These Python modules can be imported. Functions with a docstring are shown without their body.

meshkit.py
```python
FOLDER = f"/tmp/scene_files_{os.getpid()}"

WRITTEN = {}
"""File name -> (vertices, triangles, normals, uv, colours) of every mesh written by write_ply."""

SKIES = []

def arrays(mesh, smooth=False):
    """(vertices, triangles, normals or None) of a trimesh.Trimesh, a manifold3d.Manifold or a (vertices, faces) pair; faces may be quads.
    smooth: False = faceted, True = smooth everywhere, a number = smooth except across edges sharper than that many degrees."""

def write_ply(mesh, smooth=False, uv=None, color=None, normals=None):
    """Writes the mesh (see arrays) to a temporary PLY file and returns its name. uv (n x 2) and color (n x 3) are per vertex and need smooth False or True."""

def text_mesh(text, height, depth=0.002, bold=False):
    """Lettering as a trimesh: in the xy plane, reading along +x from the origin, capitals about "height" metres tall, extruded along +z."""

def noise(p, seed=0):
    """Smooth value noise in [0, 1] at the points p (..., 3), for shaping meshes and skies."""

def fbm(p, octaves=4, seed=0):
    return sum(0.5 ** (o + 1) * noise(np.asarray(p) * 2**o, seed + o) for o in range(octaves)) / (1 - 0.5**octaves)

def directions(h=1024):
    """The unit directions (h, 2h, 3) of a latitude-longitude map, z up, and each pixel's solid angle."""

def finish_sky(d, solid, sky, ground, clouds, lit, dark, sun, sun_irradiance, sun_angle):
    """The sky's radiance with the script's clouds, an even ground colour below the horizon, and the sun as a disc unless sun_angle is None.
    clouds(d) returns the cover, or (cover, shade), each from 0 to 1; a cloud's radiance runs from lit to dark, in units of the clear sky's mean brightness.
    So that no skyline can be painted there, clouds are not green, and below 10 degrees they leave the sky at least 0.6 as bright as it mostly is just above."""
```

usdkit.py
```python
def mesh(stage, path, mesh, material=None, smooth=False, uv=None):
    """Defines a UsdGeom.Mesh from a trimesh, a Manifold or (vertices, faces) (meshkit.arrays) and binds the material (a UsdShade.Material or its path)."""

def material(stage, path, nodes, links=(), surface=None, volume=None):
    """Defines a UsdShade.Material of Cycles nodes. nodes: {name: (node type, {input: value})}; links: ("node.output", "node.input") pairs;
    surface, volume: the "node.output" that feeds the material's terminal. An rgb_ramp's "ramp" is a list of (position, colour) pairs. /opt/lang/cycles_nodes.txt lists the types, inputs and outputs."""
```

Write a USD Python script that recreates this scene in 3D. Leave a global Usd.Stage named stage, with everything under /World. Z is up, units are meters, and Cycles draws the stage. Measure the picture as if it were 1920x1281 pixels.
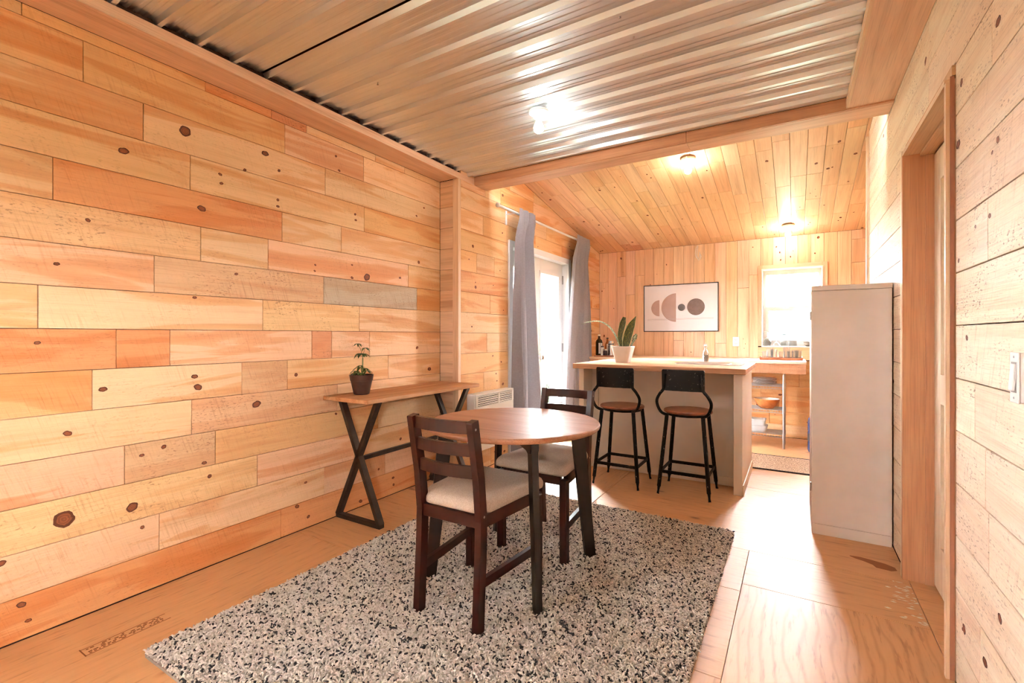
import math, random
import numpy as np, trimesh, usdkit, meshkit
from shapely.geometry import Polygon, LineString, Point, box as sbox
from shapely import affinity
from pxr import Usd, UsdGeom, UsdLux, UsdShade, Sdf, Gf, Vt

stage = Usd.Stage.CreateInMemory()
UsdGeom.SetStageUpAxis(stage, UsdGeom.Tokens.z)
UsdGeom.SetStageMetersPerUnit(stage, 1.0)
UsdGeom.Xform.Define(stage, '/World')
stage.SetDefaultPrim(stage.GetPrimAtPath('/World'))

# ------------------------------------------------------------------ camera, sky, exposure
EYE = 1.165
YAW = math.degrees(math.atan2(532.0, 882.0))
cam = UsdGeom.Camera.Define(stage, '/World/camera')
cam.AddTranslateOp().Set(Gf.Vec3d(0, 0, EYE))
cam.AddRotateZOp().Set(YAW)
cam.AddRotateXOp().Set(90.0)
cam.CreateHorizontalApertureAttr(36.0)
cam.CreateFocalLengthAttr(882.0 / 1920 * 36.0)
cam.CreateVerticalApertureOffsetAttr(-(640.5 - 629.0) / 1920 * 36.0)
cam.CreateClippingRangeAttr(Gf.Vec2f(0.05, 500))
cam.CreateFStopAttr(0.0)
cam.CreateExposureAttr(0.86)
SKY = 26.0
sky = UsdLux.DomeLight.Define(stage, '/World/sky')
sky.CreateIntensityAttr(SKY)
sky.CreateColorAttr(Gf.Vec3f(0.96, 0.985, 1.0))
BULB = 150.0

# ------------------------------------------------------------------ helpers
def S(r, g, b):
    f = lambda c: (c / 255 / 12.92) if c / 255 <= 0.04045 else ((c / 255 + 0.055) / 1.055) ** 2.4
    return (f(r), f(g), f(b))

used = {}
def numbered(parent, name):
    k = (parent, name)
    n = used.get(k, 0)
    used[k] = n + 1
    return parent + '/' + (name if n == 0 else f'{name}_{n:03d}')

def pathof(parent):
    if parent is None: return '/World'
    if isinstance(parent, str): return parent
    return str((parent.GetPrim() if hasattr(parent, 'GetPrim') else parent).GetPath())

def tag(o, label=None, cat=None, group=None, kind=None):
    p = o.GetPrim() if hasattr(o, 'GetPrim') else o
    for k, v in (('label', label), ('category', cat), ('group', group), ('kind', kind)):
        if v: p.SetCustomDataByKey(k, v)
    return p

def obj(name, mesh, mat, parent=None, smooth=False, tone=None, wc=None, label=None, kind=None):
    if isinstance(mesh, list): mesh = cat(mesh)
    path = numbered(pathof(parent), name)
    m = usdkit.mesh(stage, path, mesh, M[mat] if isinstance(mat, str) else mat, smooth=smooth)
    pts = np.array(m.GetPointsAttr().Get())
    pv = UsdGeom.PrimvarsAPI(m)
    if tone is not None:
        t = np.tile(np.asarray(tone, np.float32), (len(pts), 1))
        pv.CreatePrimvar('tone', Sdf.ValueTypeNames.Color3fArray, 'vertex').Set(Vt.Vec3fArray.FromNumpy(t))
    if wc is not None:
        w = wc(pts) if callable(wc) else np.asarray(wc)
        pv.CreatePrimvar('wc', Sdf.ValueTypeNames.Float3Array, 'vertex').Set(Vt.Vec3fArray.FromNumpy(np.ascontiguousarray(w, np.float32)))
    return tag(m, label=label, kind=kind)

def thing(name, label, cat, loc=(0, 0, 0), rz=0.0, group=None, kind=None):
    x = UsdGeom.Xform.Define(stage, numbered('/World', name))
    x.AddTranslateOp().Set(Gf.Vec3d(*map(float, loc)))
    x.AddRotateZOp().Set(float(rz))
    return tag(x, label, cat, group, kind)

def dup(root, label, loc, rz=0.0, group=None):
    was = root.GetCustomData()
    base = root.GetName()
    r = thing(base, label, was['category'], loc, rz, group or was.get('group'))
    r.GetReferences().AddInternalReference(root.GetPath())
    r.SetInstanceable(True)
    return r

def cat(ms): return trimesh.util.concatenate([m for m in ms if m is not None])
def T(m, x=0, y=0, z=0):
    m = m.copy(); m.apply_translation((x, y, z)); return m
def R(m, ang, axis, point=(0, 0, 0)):
    m = m.copy(); m.apply_transform(trimesh.transformations.rotation_matrix(math.radians(ang), axis, point)); return m

def bx(x0, x1, y0, y1, z0, z1, c=0.0):
    if c <= 0:
        return trimesh.creation.box(bounds=[(x0, y0, z0), (x1, y1, z1)])
    c = min(c, (x1 - x0) * .45, (y1 - y0) * .45, (z1 - z0) * .45)
    p = []
    for X, sx in ((x0, 1), (x1, -1)):
        for Y, sy in ((y0, 1), (y1, -1)):
            for Z, sz in ((z0, 1), (z1, -1)):
                p += [(X + sx * c, Y + sy * c, Z), (X + sx * c, Y, Z + sz * c), (X, Y + sy * c, Z + sz * c)]
    return trimesh.Trimesh(p).convex_hull

def prism(poly, axis, a0, a1):
    ms = []
    for g in getattr(poly, 'geoms', [poly]):
        if g.is_empty or g.area < 1e-7: continue
        ms.append(trimesh.creation.extrude_polygon(g, abs(a1 - a0), engine='earcut'))
    m = cat(ms); v = m.vertices.copy(); lo = min(a0, a1)
    if axis == 'z': w = np.c_[v[:, 0], v[:, 1], v[:, 2] + lo]
    elif axis == 'x': w = np.c_[v[:, 2] + lo, v[:, 0], v[:, 1]]
    else: w = np.c_[v[:, 0], v[:, 2] + lo, v[:, 1]]
    m = trimesh.Trimesh(w, m.faces, process=False)
    if axis == 'y': m.invert()
    return m

def lathe(profile, n=32, x=0, y=0, z=0):
    pr = np.asarray(profile, float)
    a = np.linspace(0, 2 * np.pi, n, endpoint=False)
    V, F, idx = [], [], []
    for r, zz in pr:
        if r < 1e-6:
            idx.append([len(V)]); V.append((0, 0, zz))
        else:
            idx.append(list(range(len(V), len(V) + n))); V += [(r * math.cos(t), r * math.sin(t), zz) for t in a]
    for A, B in zip(idx[:-1], idx[1:]):
        for k in range(n):
            k2 = (k + 1) % n
            if len(A) == 1 and len(B) == 1: continue
            if len(A) == 1: F.append((A[0], B[k2], B[k]))
            elif len(B) == 1: F.append((A[k], A[k2], B[0]))
            else: F += [(A[k], A[k2], B[k2]), (A[k], B[k2], B[k])]
    m = trimesh.Trimesh(V, F, process=False)
    return T(m, x, y, z)

def spline(pts, n=8):
    P = np.asarray(pts, float)
    if len(P) < 3: return P
    Q = np.vstack([2 * P[0] - P[1], P, 2 * P[-1] - P[-2]])
    out = []
    for i in range(1, len(Q) - 2):
        for t in np.linspace(0, 1, n, endpoint=False):
            a, b, c, d = Q[i - 1], Q[i], Q[i + 1], Q[i + 2]
            out.append(.5 * ((2 * b) + (c - a) * t + (2 * a - 5 * b + 4 * c - d) * t * t + (3 * b - a - 3 * c + d) * t ** 3))
    out.append(P[-1])
    return np.array(out)

def tube(pts, r, n=8, cap=True):
    P = np.asarray(pts, float); rr = np.broadcast_to(np.asarray(r, float), (len(P),))
    t = np.gradient(P, axis=0); t /= np.linalg.norm(t, axis=1, keepdims=True) + 1e-12
    u = np.cross(t[0], (0, 0, 1.0))
    if np.linalg.norm(u) < 1e-3: u = np.cross(t[0], (1.0, 0, 0))
    u /= np.linalg.norm(u)
    V, F = [], []
    for i, p in enumerate(P):
        u = u - t[i] * np.dot(u, t[i]); u /= np.linalg.norm(u)
        v = np.cross(t[i], u)
        for k in range(n):
            a = 2 * math.pi * k / n
            V.append(p + rr[i] * (math.cos(a) * u + math.sin(a) * v))
    for i in range(len(P) - 1):
        for k in range(n):
            a, b = i * n + k, i * n + (k + 1) % n
            F += [(a, b, b + n), (a, b + n, a + n)]
    if cap:
        V += [P[0], P[-1]]
        for k in range(n):
            F += [(len(V) - 2, (k + 1) % n, k), (len(V) - 1, (len(P) - 1) * n + k, (len(P) - 1) * n + (k + 1) % n)]
    return trimesh.Trimesh(V, F, process=False)

def bar(p, q, w, d, up=(0, 0, 1)):
    """straight rectangular bar from p to q: w across (horizontal), d along up"""
    p, q = np.asarray(p, float), np.asarray(q, float)
    t = (q - p) / np.linalg.norm(q - p)
    a = np.cross(t, up)
    if np.linalg.norm(a) < 1e-3: a = np.cross(t, (0, 1, 0))
    a /= np.linalg.norm(a); b = np.cross(a, t)
    V = []
    for o in (p, q):
        for s1, s2 in ((-1, -1), (1, -1), (1, 1), (-1, 1)):
            V.append(o + a * s1 * w / 2 + b * s2 * d / 2)
    return trimesh.Trimesh(V).convex_hull

def loft(ring, layers, cap_b=True, cap_t=True):
    """ring: n x 2 outline; layers: (scale, z) or (scale, z, dx, dy)"""
    ring = np.asarray(ring, float); c = ring.mean(0); n = len(ring)
    V, F = [], []
    for L in layers:
        s, z = L[0], L[1]
        d = np.array(L[2:4]) if len(L) > 2 else 0
        V += [(*(c + (p - c) * s + d), z) for p in ring]
    for i in range(len(layers) - 1):
        for k in range(n):
            a, b = i * n + k, i * n + (k + 1) % n
            F += [(a, b, b + n), (a, b + n, a + n)]
    if cap_b:
        V.append((*c, layers[0][1])); F += [(len(V) - 1, (k + 1) % n, k) for k in range(n)]
    if cap_t:
        V.append((*c, layers[-1][1])); o = (len(layers) - 1) * n; F += [(len(V) - 1, o + k, o + (k + 1) % n) for k in range(n)]
    return trimesh.Trimesh(V, F, process=False)

def outline(poly, n=48):
    L = poly.exterior
    if not L.is_ccw: L = type(L)(list(L.coords)[::-1])
    return np.array([L.interpolate(k / n, normalized=True).coords[0] for k in range(n)])

# ------------------------------------------------------------------ materials
M = {}
def mat(name, nodes, links=(), surface='p.BSDF', volume=None):
    M[name] = usdkit.material(stage, '/World/Looks/' + name, nodes, links, surface=surface, volume=volume)
UsdGeom.Scope.Define(stage, '/World/Looks')

def plain(name, col, rough=.5, metal=0.0, **kw):
    mat(name, {'p': ('principled_bsdf', {'base_color': col, 'roughness': rough, 'metallic': metal, **kw})})

def noisy(name, c1, c2, scale=8.0, rough=.5, metal=0.0, lo=.4, hi=.6, bump=0.0, detail=4.0, dist=.002, **kw):
    n = {'tc': ('texture_coordinate', {}), 'n': ('noise_texture', {'scale': scale, 'detail': detail, 'roughness': .6}),
         'r': ('rgb_ramp', {'ramp': [(lo, c1), (hi, c2)]}),
         'p': ('principled_bsdf', {'roughness': rough, 'metallic': metal, **kw})}
    l = [('tc.object', 'n.vector'), ('n.fac', 'r.fac'), ('r.color', 'p.base_color')]
    if bump:
        n['b'] = ('bump', {'strength': bump, 'distance': dist})
        l += [('n.fac', 'b.height'), ('b.normal', 'p.normal')]
    mat(name, n, l)

def wood(name, speck=.25, hair=150.0, lo=.42, heart=.55, saw=.18, rough=.6, bump=.35, spec=.3, grain=1.0, fiber=.5, sat=1.0, val=1.0):
    """sawn softwood read from the primvars tone (colour) and wc (metres along, across, through the board)"""
    g = lambda k: tuple(1 + (c - 1) * grain for c in k)
    nodes = {
        'tone': ('attribute', {'attribute': 'tone'}), 'wc': ('attribute', {'attribute': 'wc'}),
        'm1': ('mapping', {'scale': (.8, 17.0, 17.0)}), 'n1': ('noise_texture', {'scale': 1.0, 'detail': 5.0, 'roughness': .62, 'distortion': .7}),
        'r1': ('rgb_ramp', {'ramp': [(.28, g((.72, .60, .50))), (.45, g((.95, .92, .88))), (.6, g((1.03, 1.03, 1.03))), (.8, g((1.1, 1.1, 1.08)))]}),
        'mx1': ('mix', {'mix_type': 'multiply', 'fac': 1.0}),
        'm2': ('mapping', {'scale': (.7, 6.0, 6.0)}), 'n2': ('noise_texture', {'scale': 1.0, 'detail': 3.0, 'roughness': .5, 'distortion': 1.6}),
        'r2': ('rgb_ramp', {'ramp': [(.50, (0, 0, 0)), (.545, (heart * .6,) * 3), (.68, (heart,) * 3)]}),
        'mx2': ('mix', {'mix_type': 'multiply', 'color2': (.84, .62, .44)}),
        'm3': ('mapping', {'rotation': (0, 0, -.3), 'scale': (1.0, 1.0, 1.0)}), 'm3b': ('mapping', {'scale': (hair, 7.0, 7.0)}),
        'w': ('noise_texture', {'scale': 1.0, 'detail': 3.0, 'roughness': .55, 'distortion': .25}),
        'rw': ('rgb_ramp', {'ramp': [(.30, (1, 1, 1)), (.40, (.3, .3, .3)), (.50, (0, 0, 0))]}),
        'm4': ('mapping', {'scale': (2.2, 6.0, 6.0)}), 'n4': ('noise_texture', {'scale': 1.0, 'detail': 3.0}),
        'r4': ('rgb_ramp', {'ramp': [(lo, (.1, .1, .1)), (lo + .2, (1, 1, 1))]}),
        'sm': ('math', {'math_type': 'multiply'}), 'sa': ('math', {'math_type': 'multiply', 'value2': saw * 2.2}),
        'mx3': ('mix', {'mix_type': 'multiply', 'color2': (.45, .27, .16)}),
        'm5': ('mapping', {'scale': (5.0, 240.0, 240.0)}), 'n5': ('noise_texture', {'scale': 1.0, 'detail': 2.0}),
        'r5': ('rgb_ramp', {'ramp': [(.34, (1 - .5 * fiber, 1 - .62 * fiber, 1 - .7 * fiber)), (.5, (1, 1, 1))]}),
        'mx4': ('mix', {'mix_type': 'multiply', 'fac': 1.0}),
        'm6': ('mapping', {'scale': (60.0, 150.0, 150.0)}), 'n6': ('noise_texture', {'scale': 1.0, 'detail': 2.0}), 'r6': ('rgb_ramp', {'ramp': [(.58, (0, 0, 0)), (.68, (speck,) * 3)]}),
        'm7': ('mapping', {'scale': (5.0, 9.0, 9.0), 'location': (7.0, 3.0, 1.0)}), 'n7': ('noise_texture', {'scale': 1.0, 'detail': 3.0}), 'r7': ('rgb_ramp', {'ramp': [(.45, (.1, .1, .1)), (.62, (1, 1, 1))]}),
        's6': ('math', {'math_type': 'multiply'}), 'mx6': ('mix', {'mix_type': 'multiply', 'color2': (.34, .20, .12)}),
        'hs': ('hsv', {'saturation': sat, 'value': val}),
        'h1': ('math', {'math_type': 'multiply_add', 'value2': -.8}),
        'b': ('bump', {'strength': bump, 'distance': .0025}),
        'p': ('principled_bsdf', {'roughness': rough, 'specular_ior_level': spec})}
    links = [('wc.vector', 'm1.vector'), ('m1.vector', 'n1.vector'), ('n1.fac', 'r1.fac'), ('tone.color', 'mx1.color1'), ('r1.color', 'mx1.color2'),
             ('wc.vector', 'm2.vector'), ('m2.vector', 'n2.vector'), ('n2.fac', 'r2.fac'), ('r2.color', 'mx2.fac'), ('mx1.color', 'mx2.color1'),
             ('wc.vector', 'm3.vector'), ('m3.vector', 'm3b.vector'), ('m3b.vector', 'w.vector'), ('w.fac', 'rw.fac'), ('wc.vector', 'm4.vector'), ('m4.vector', 'n4.vector'), ('n4.fac', 'r4.fac'),
             ('rw.color', 'sm.value1'), ('r4.color', 'sm.value2'), ('sm.value', 'sa.value1'), ('sa.value', 'mx3.fac'), ('mx2.color', 'mx3.color1'),
             ('wc.vector', 'm5.vector'), ('m5.vector', 'n5.vector'), ('n5.fac', 'r5.fac'), ('mx3.color', 'mx4.color1'), ('r5.color', 'mx4.color2'),
             ('wc.vector', 'm6.vector'), ('m6.vector', 'n6.vector'), ('n6.fac', 'r6.fac'), ('wc.vector', 'm7.vector'), ('m7.vector', 'n7.vector'), ('n7.fac', 'r7.fac'), ('r6.color', 's6.value1'), ('r7.color', 's6.value2'), ('s6.value', 'mx6.fac'), ('mx4.color', 'mx6.color1'), ('mx6.color', 'hs.color'), ('hs.color', 'p.base_color'),
             ('sm.value', 'h1.value1'), ('n5.fac', 'h1.value3'), ('h1.value', 'b.height'), ('b.normal', 'p.normal')]
    mat(name, nodes, links)

wood('pine_sawn', sat=1.0, val=1.0, saw=.10, grain=.5, fiber=.12, heart=.95)
wood('pine_rough', speck=.6, heart=.55, saw=.16, lo=.36, bump=.5, fiber=.22, rough=.6, grain=.4, sat=.95, val=1.04)
wood('pine_weathered', speck=.8, hair=90.0, heart=.4, saw=.14, lo=.44, bump=.6, fiber=.2, rough=.6, grain=.4, sat=.78, val=1.05)
wood('pine_smooth', speck=0.0, sat=.84, val=1.02,  heart=.35, saw=0.0, bump=.12, rough=.5, fiber=.25, spec=.4)
wood('pine_ceiling', speck=0.0, sat=.88, val=1.06,  heart=.3, saw=0.0, bump=.1, rough=.42, fiber=.2, spec=.45, grain=.8)
wood('table_wood', speck=0.0, heart=.25, saw=0.0, bump=.08, rough=.46, fiber=.35, spec=.4, grain=1.2)
wood('slab_wood', speck=0.0, heart=.6, saw=0.0, bump=.25, rough=.5, fiber=.4, grain=1.6)
mat('knot_wood', {'wc': ('attribute', {'attribute': 'wc'}), 'sx': ('separate_xyz', {}),
    'n': ('noise_texture', {'scale': 5.0, 'detail': 4.0}), 'a': ('math', {'math_type': 'multiply_add', 'value2': .35}), 'n2': ('noise_texture', {'scale': 60.0}),
    'r': ('rgb_ramp', {'ramp': [(.15, S(150, 86, 50)), (.36, S(112, 58, 32)), (.5, S(146, 82, 48)), (.66, S(104, 52, 28)), (.78, S(138, 76, 44)), (.95, S(70, 34, 18)), (1.15, S(120, 66, 38))]}),
    'p': ('principled_bsdf', {'roughness': .6, 'specular_ior_level': .3})},
    [('wc.vector', 'sx.vector'), ('wc.vector', 'n.vector'), ('n.fac', 'a.value1'), ('sx.x', 'a.value3'), ('a.value', 'r.fac'), ('r.color', 'p.base_color')])

def plywood(name, rough=.60, spec=1.0, contrast=1.0, strong=False):
    k = lambda c: tuple(1 + (x - 1) * contrast for x in c)
    nodes = {'tone': ('attribute', {'attribute': 'tone'}), 'wc': ('attribute', {'attribute': 'wc'}),
        'm1': ('mapping', {'scale': (.55, 1.6, 1.0)}),
        'w': ('wave_texture', {'wave_type': 'bands', 'bands_direction': 'y', 'profile': 'sine', 'scale': 5.0 if strong else 3.0, 'distortion': 11.0, 'detail': 2.0, 'detail_scale': .7, 'detail_roughness': .45}),
        'rw': ('rgb_ramp', {'ramp': [(0, k((.70, .56, .42))), (.16, k((.9, .84, .78))), (.4, (1, 1, 1)), (1, (1.04, 1.04, 1.03))]}),
        'mx1': ('mix', {'mix_type': 'multiply', 'fac': .5 if strong else .14}),
        'm2': ('mapping', {'scale': (7.0, 60.0, 1.0)}), 'n2': ('noise_texture', {'scale': 1.0, 'detail': 3.0, 'roughness': .6}),
        'r2': ('rgb_ramp', {'ramp': [(.30, (.62, .48, .36)), (.42, (.96, .94, .92)), (.7, (1.04, 1.04, 1.04))]}),
        'mx2': ('mix', {'mix_type': 'multiply', 'fac': .75}),
        'm3': ('mapping', {'scale': (2.2, 5.2, 1.0)}), 'v': ('voronoi_texture', {'scale': 1.0, 'feature': 'f1'}),
        'r3': ('rgb_ramp', {'ramp': [(0, (.25, .13, .07)), (.045, (.35, .2, .12)), (.075, (.85, .75, .68)), (.12, (1, 1, 1))]}),
        'mx3': ('mix', {'mix_type': 'multiply', 'fac': .9}),
        'n4': ('noise_texture', {'scale': 2.2, 'detail': 5.0, 'roughness': .6}), 'r4': ('rgb_ramp', {'ramp': [(.35, (rough + .1,) * 3), (.65, (rough - .06,) * 3)]}),
        'b': ('bump', {'strength': .4, 'distance': .0025}),
        'p': ('principled_bsdf', {'specular_ior_level': spec, 'coat_weight': .75, 'coat_roughness': .47, 'coat_ior': 1.6})}
    links = [('wc.vector', 'm1.vector'), ('m1.vector', 'w.vector'), ('w.fac', 'rw.fac'), ('tone.color', 'mx1.color1'), ('rw.color', 'mx1.color2'),
        ('wc.vector', 'm2.vector'), ('m2.vector', 'n2.vector'), ('n2.fac', 'r2.fac'), ('mx1.color', 'mx2.color1'), ('r2.color', 'mx2.color2'),
        ('wc.vector', 'm3.vector'), ('m3.vector', 'v.vector'), ('v.distance', 'r3.fac'), ('mx2.color', 'mx3.color1'), ('r3.color', 'mx3.color2'),
        ('wc.vector', 'n4.vector'), ('n4.fac', 'r4.fac'), ('r4.color', 'p.roughness'), ('n2.fac', 'b.height'), ('b.normal', 'p.normal'), ('mx3.color', 'p.base_color')]
    mat(name, nodes, links)
plywood('plywood')
plywood('plywood_figured', strong=True)

plain('dark_gap', S(60, 34, 20), .9)
plain('shell', S(170, 130, 95), .9)
plain('white_paint', S(232, 230, 230), .4)
plain('white_plastic', S(236, 234, 230), .35)
plain('switch_shade', S(150, 148, 148), .4)  # grey used as painted shade on the light switch
noisy('greige_panel', S(232, 220, 208), S(238, 227, 216), scale=3, rough=.45)
noisy('island_panel', S(232, 222, 214), S(238, 229, 221), scale=2.5, rough=.5)
plain('panel_edge', S(234, 224, 214), .5)
noisy('espresso_wood', S(34, 11, 7), S(50, 19, 12), scale=14, rough=.34, specular_ior_level=.32)
noisy('table_leg_wood', S(22, 13, 10), S(34, 21, 16), scale=14, rough=.4, specular_ior_level=.35)
noisy('steel_brown', S(34, 24, 20), S(50, 36, 29), scale=20, rough=.42, metal=.2)
noisy('black_enamel', S(6, 6, 7), S(11, 10, 11), scale=30, rough=.45, specular_ior_level=.2)
mat('worn_enamel', {'tc': ('texture_coordinate', {}), 'n': ('noise_texture', {'scale': 75.0, 'detail': 2.0}), 'r': ('rgb_ramp', {'ramp': [(.69, S(7, 7, 8)), (.72, S(150, 146, 140))]}),
    'p': ('principled_bsdf', {'roughness': .45, 'specular_ior_level': .2})}, [('tc.object', 'n.vector'), ('n.fac', 'r.fac'), ('r.color', 'p.base_color')])
noisy('stool_seat_wood', S(108, 60, 40), S(136, 80, 54), scale=9, rough=.4)
noisy('cushion_fabric', S(172, 152, 134), S(188, 168, 150), scale=220, rough=.9, bump=.2, dist=.001)
plain('chrome', S(225, 225, 228), .14, 1.0)
plain('brushed_steel', S(196, 194, 192), .3, 1.0)
mat('galvanised', {'tc': ('texture_coordinate', {}), 'm2': ('mapping', {'scale': (1.5, 40.0, 1.0)}), 'n2': ('noise_texture', {'scale': 1.0, 'detail': 2.0}),
    'r': ('rgb_ramp', {'ramp': [(.3, (.80, .88, .97)), (.7, (.86, .93, 1.0))]}), 'rr': ('rgb_ramp', {'ramp': [(.35, (.37,) * 3), (.65, (.45,) * 3)]}), 'tg': ('combine_xyz', {'x': 0.0, 'y': 1.0, 'z': 0.0}),
    'p': ('principled_bsdf', {'metallic': 1.0, 'anisotropic': .62})},
    [('tc.object', 'm2.vector'), ('m2.vector', 'n2.vector'), ('tg.vector', 'p.tangent'), ('n2.fac', 'r.fac'), ('r.color', 'p.base_color'), ('n2.fac', 'rr.fac'), ('rr.color', 'p.roughness')])
plain('zinc_wire', S(190, 192, 196), .35, .8)
plain('bulb_glow', (1, 1, 1), .4, emission_color=(1.0, .90, .78), emission_strength=BULB)
plain('porcelain', S(238, 234, 224), .3)
mat('curtain_cloth', {'tc': ('texture_coordinate', {}), 'n': ('noise_texture', {'scale': 60.0, 'detail': 4.0}), 'r': ('rgb_ramp', {'ramp': [(.3, S(142, 136, 141)), (.7, S(150, 145, 150))]}),
    'd': ('principled_bsdf', {'roughness': .85, 'sheen_weight': .2}), 't': ('translucent_bsdf', {'color': S(180, 176, 182)}), 'mx': ('mix_closure', {'fac': .14})},
    [('tc.object', 'n.vector'), ('n.fac', 'r.fac'), ('r.color', 'd.base_color'), ('d.BSDF', 'mx.closure1'), ('t.BSDF', 'mx.closure2')], surface='mx.closure')
mat('window_glass', {'t': ('transparent_bsdf', {'color': (.97, .98, .98)}), 'g': ('glossy_bsdf', {'color': (1, 1, 1), 'roughness': .01}), 'f': ('layer_weight', {'blend': .5}), 'pw': ('math', {'math_type': 'power', 'value2': 4.0}), 'ma': ('math', {'math_type': 'multiply_add', 'value2': .55, 'value3': .03}), 'mx': ('mix_closure', {})},
    [('f.facing', 'pw.value1'), ('pw.value', 'ma.value1'), ('ma.value', 'mx.fac'), ('t.BSDF', 'mx.closure1'), ('g.BSDF', 'mx.closure2')], surface='mx.closure')
mat('clear_glass', {'t': ('transparent_bsdf', {'color': (.93, .94, .94)}), 'g': ('principled_bsdf', {'base_color': (.9, .92, .92), 'roughness': .08, 'metallic': .6}), 'f': ('layer_weight', {'blend': .5}), 'pw': ('math', {'math_type': 'power', 'value2': 2.2}), 'ma': ('math', {'math_type': 'multiply_add', 'value2': .75, 'value3': .06}), 'mx': ('mix_closure', {})},
    [('f.facing', 'pw.value1'), ('pw.value', 'ma.value1'), ('ma.value', 'mx.fac'), ('t.BSDF', 'mx.closure1'), ('g.BSDF', 'mx.closure2')], surface='mx.closure')
mat('clear_plastic', {'t': ('transparent_bsdf', {'color': (.9, .92, .92)}), 'g': ('principled_bsdf', {'base_color': (.9, .9, .9), 'roughness': .2}), 'mx': ('mix_closure', {'fac': .45})},
    [('t.BSDF', 'mx.closure1'), ('g.BSDF', 'mx.closure2')], surface='mx.closure')
plain('dark_bottle_glass', S(60, 46, 10), .06, transmission_weight=.55, ior=1.5)
plain('amber_liquid', S(196, 120, 60), .08, transmission_weight=.6, ior=1.4)
plain('blue_plastic', S(58, 78, 132), .2, transmission_weight=.25, ior=1.45)
plain('paper_label', S(214, 210, 204), .7)
plain('dark_print', S(40, 36, 36), .7)
plain('dark_rubber', S(34, 34, 36), .6)
plain('dark_jar', S(48, 26, 32), .2)
noisy('red_board', S(146, 84, 54), S(170, 104, 70), scale=12, rough=.5)
plain('plate_white', S(246, 245, 243), .25)
noisy('bowl_wood', S(164, 96, 50), S(196, 124, 70), scale=12, rough=.4)
plain('bowl_inside', S(232, 218, 206), .4)
noisy('bowl_grey', S(120, 108, 98), S(140, 126, 114), scale=20, rough=.5)
noisy('mat_brown', S(120, 96, 78), S(196, 166, 140), scale=90, rough=.95, lo=.42, hi=.6, bump=.4)
plain('mat_edge', S(52, 42, 40), .9)
plain('print_paper', S(226, 220, 222), .6)
plain('picture_frame', S(44, 38, 38), .4)
noisy('print_taupe', S(164, 136, 126), S(172, 144, 134), scale=6, rough=.7)
noisy('print_brown', S(92, 76, 70), S(104, 86, 80), scale=30, rough=.7)
plain('print_slate', S(84, 78, 76), .7)
plain('print_line', S(176, 164, 164), .7)
plain('stain_wood', S(150, 88, 54), .5)
plain('ink', S(120, 72, 40), .8)
noisy('pot_dark', S(50, 30, 27), S(64, 40, 35), scale=10, rough=.35)
noisy('pot_white', S(224, 216, 208), S(230, 223, 216), scale=5, rough=.4)
noisy('soil', S(40, 30, 24), S(84, 70, 58), scale=70, rough=.95, bump=.6)
mat('leaf_green', {'oi': ('object_info', {}), 'tc': ('texture_coordinate', {}), 'n': ('noise_texture', {'scale': 40.0}), 'r': ('rgb_ramp', {'ramp': [(.35, S(40, 62, 26)), (.62, S(98, 118, 58))]}),
    'd': ('principled_bsdf', {'roughness': .4}), 't': ('translucent_bsdf', {'color': S(120, 140, 50)}), 'mx': ('mix_closure', {'fac': .2})},
    [('tc.object', 'n.vector'), ('n.fac', 'r.fac'), ('r.color', 'd.base_color'), ('d.BSDF', 'mx.closure1'), ('t.BSDF', 'mx.closure2')], surface='mx.closure')
plain('leaf_stem', S(112, 120, 66), .5)
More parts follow.
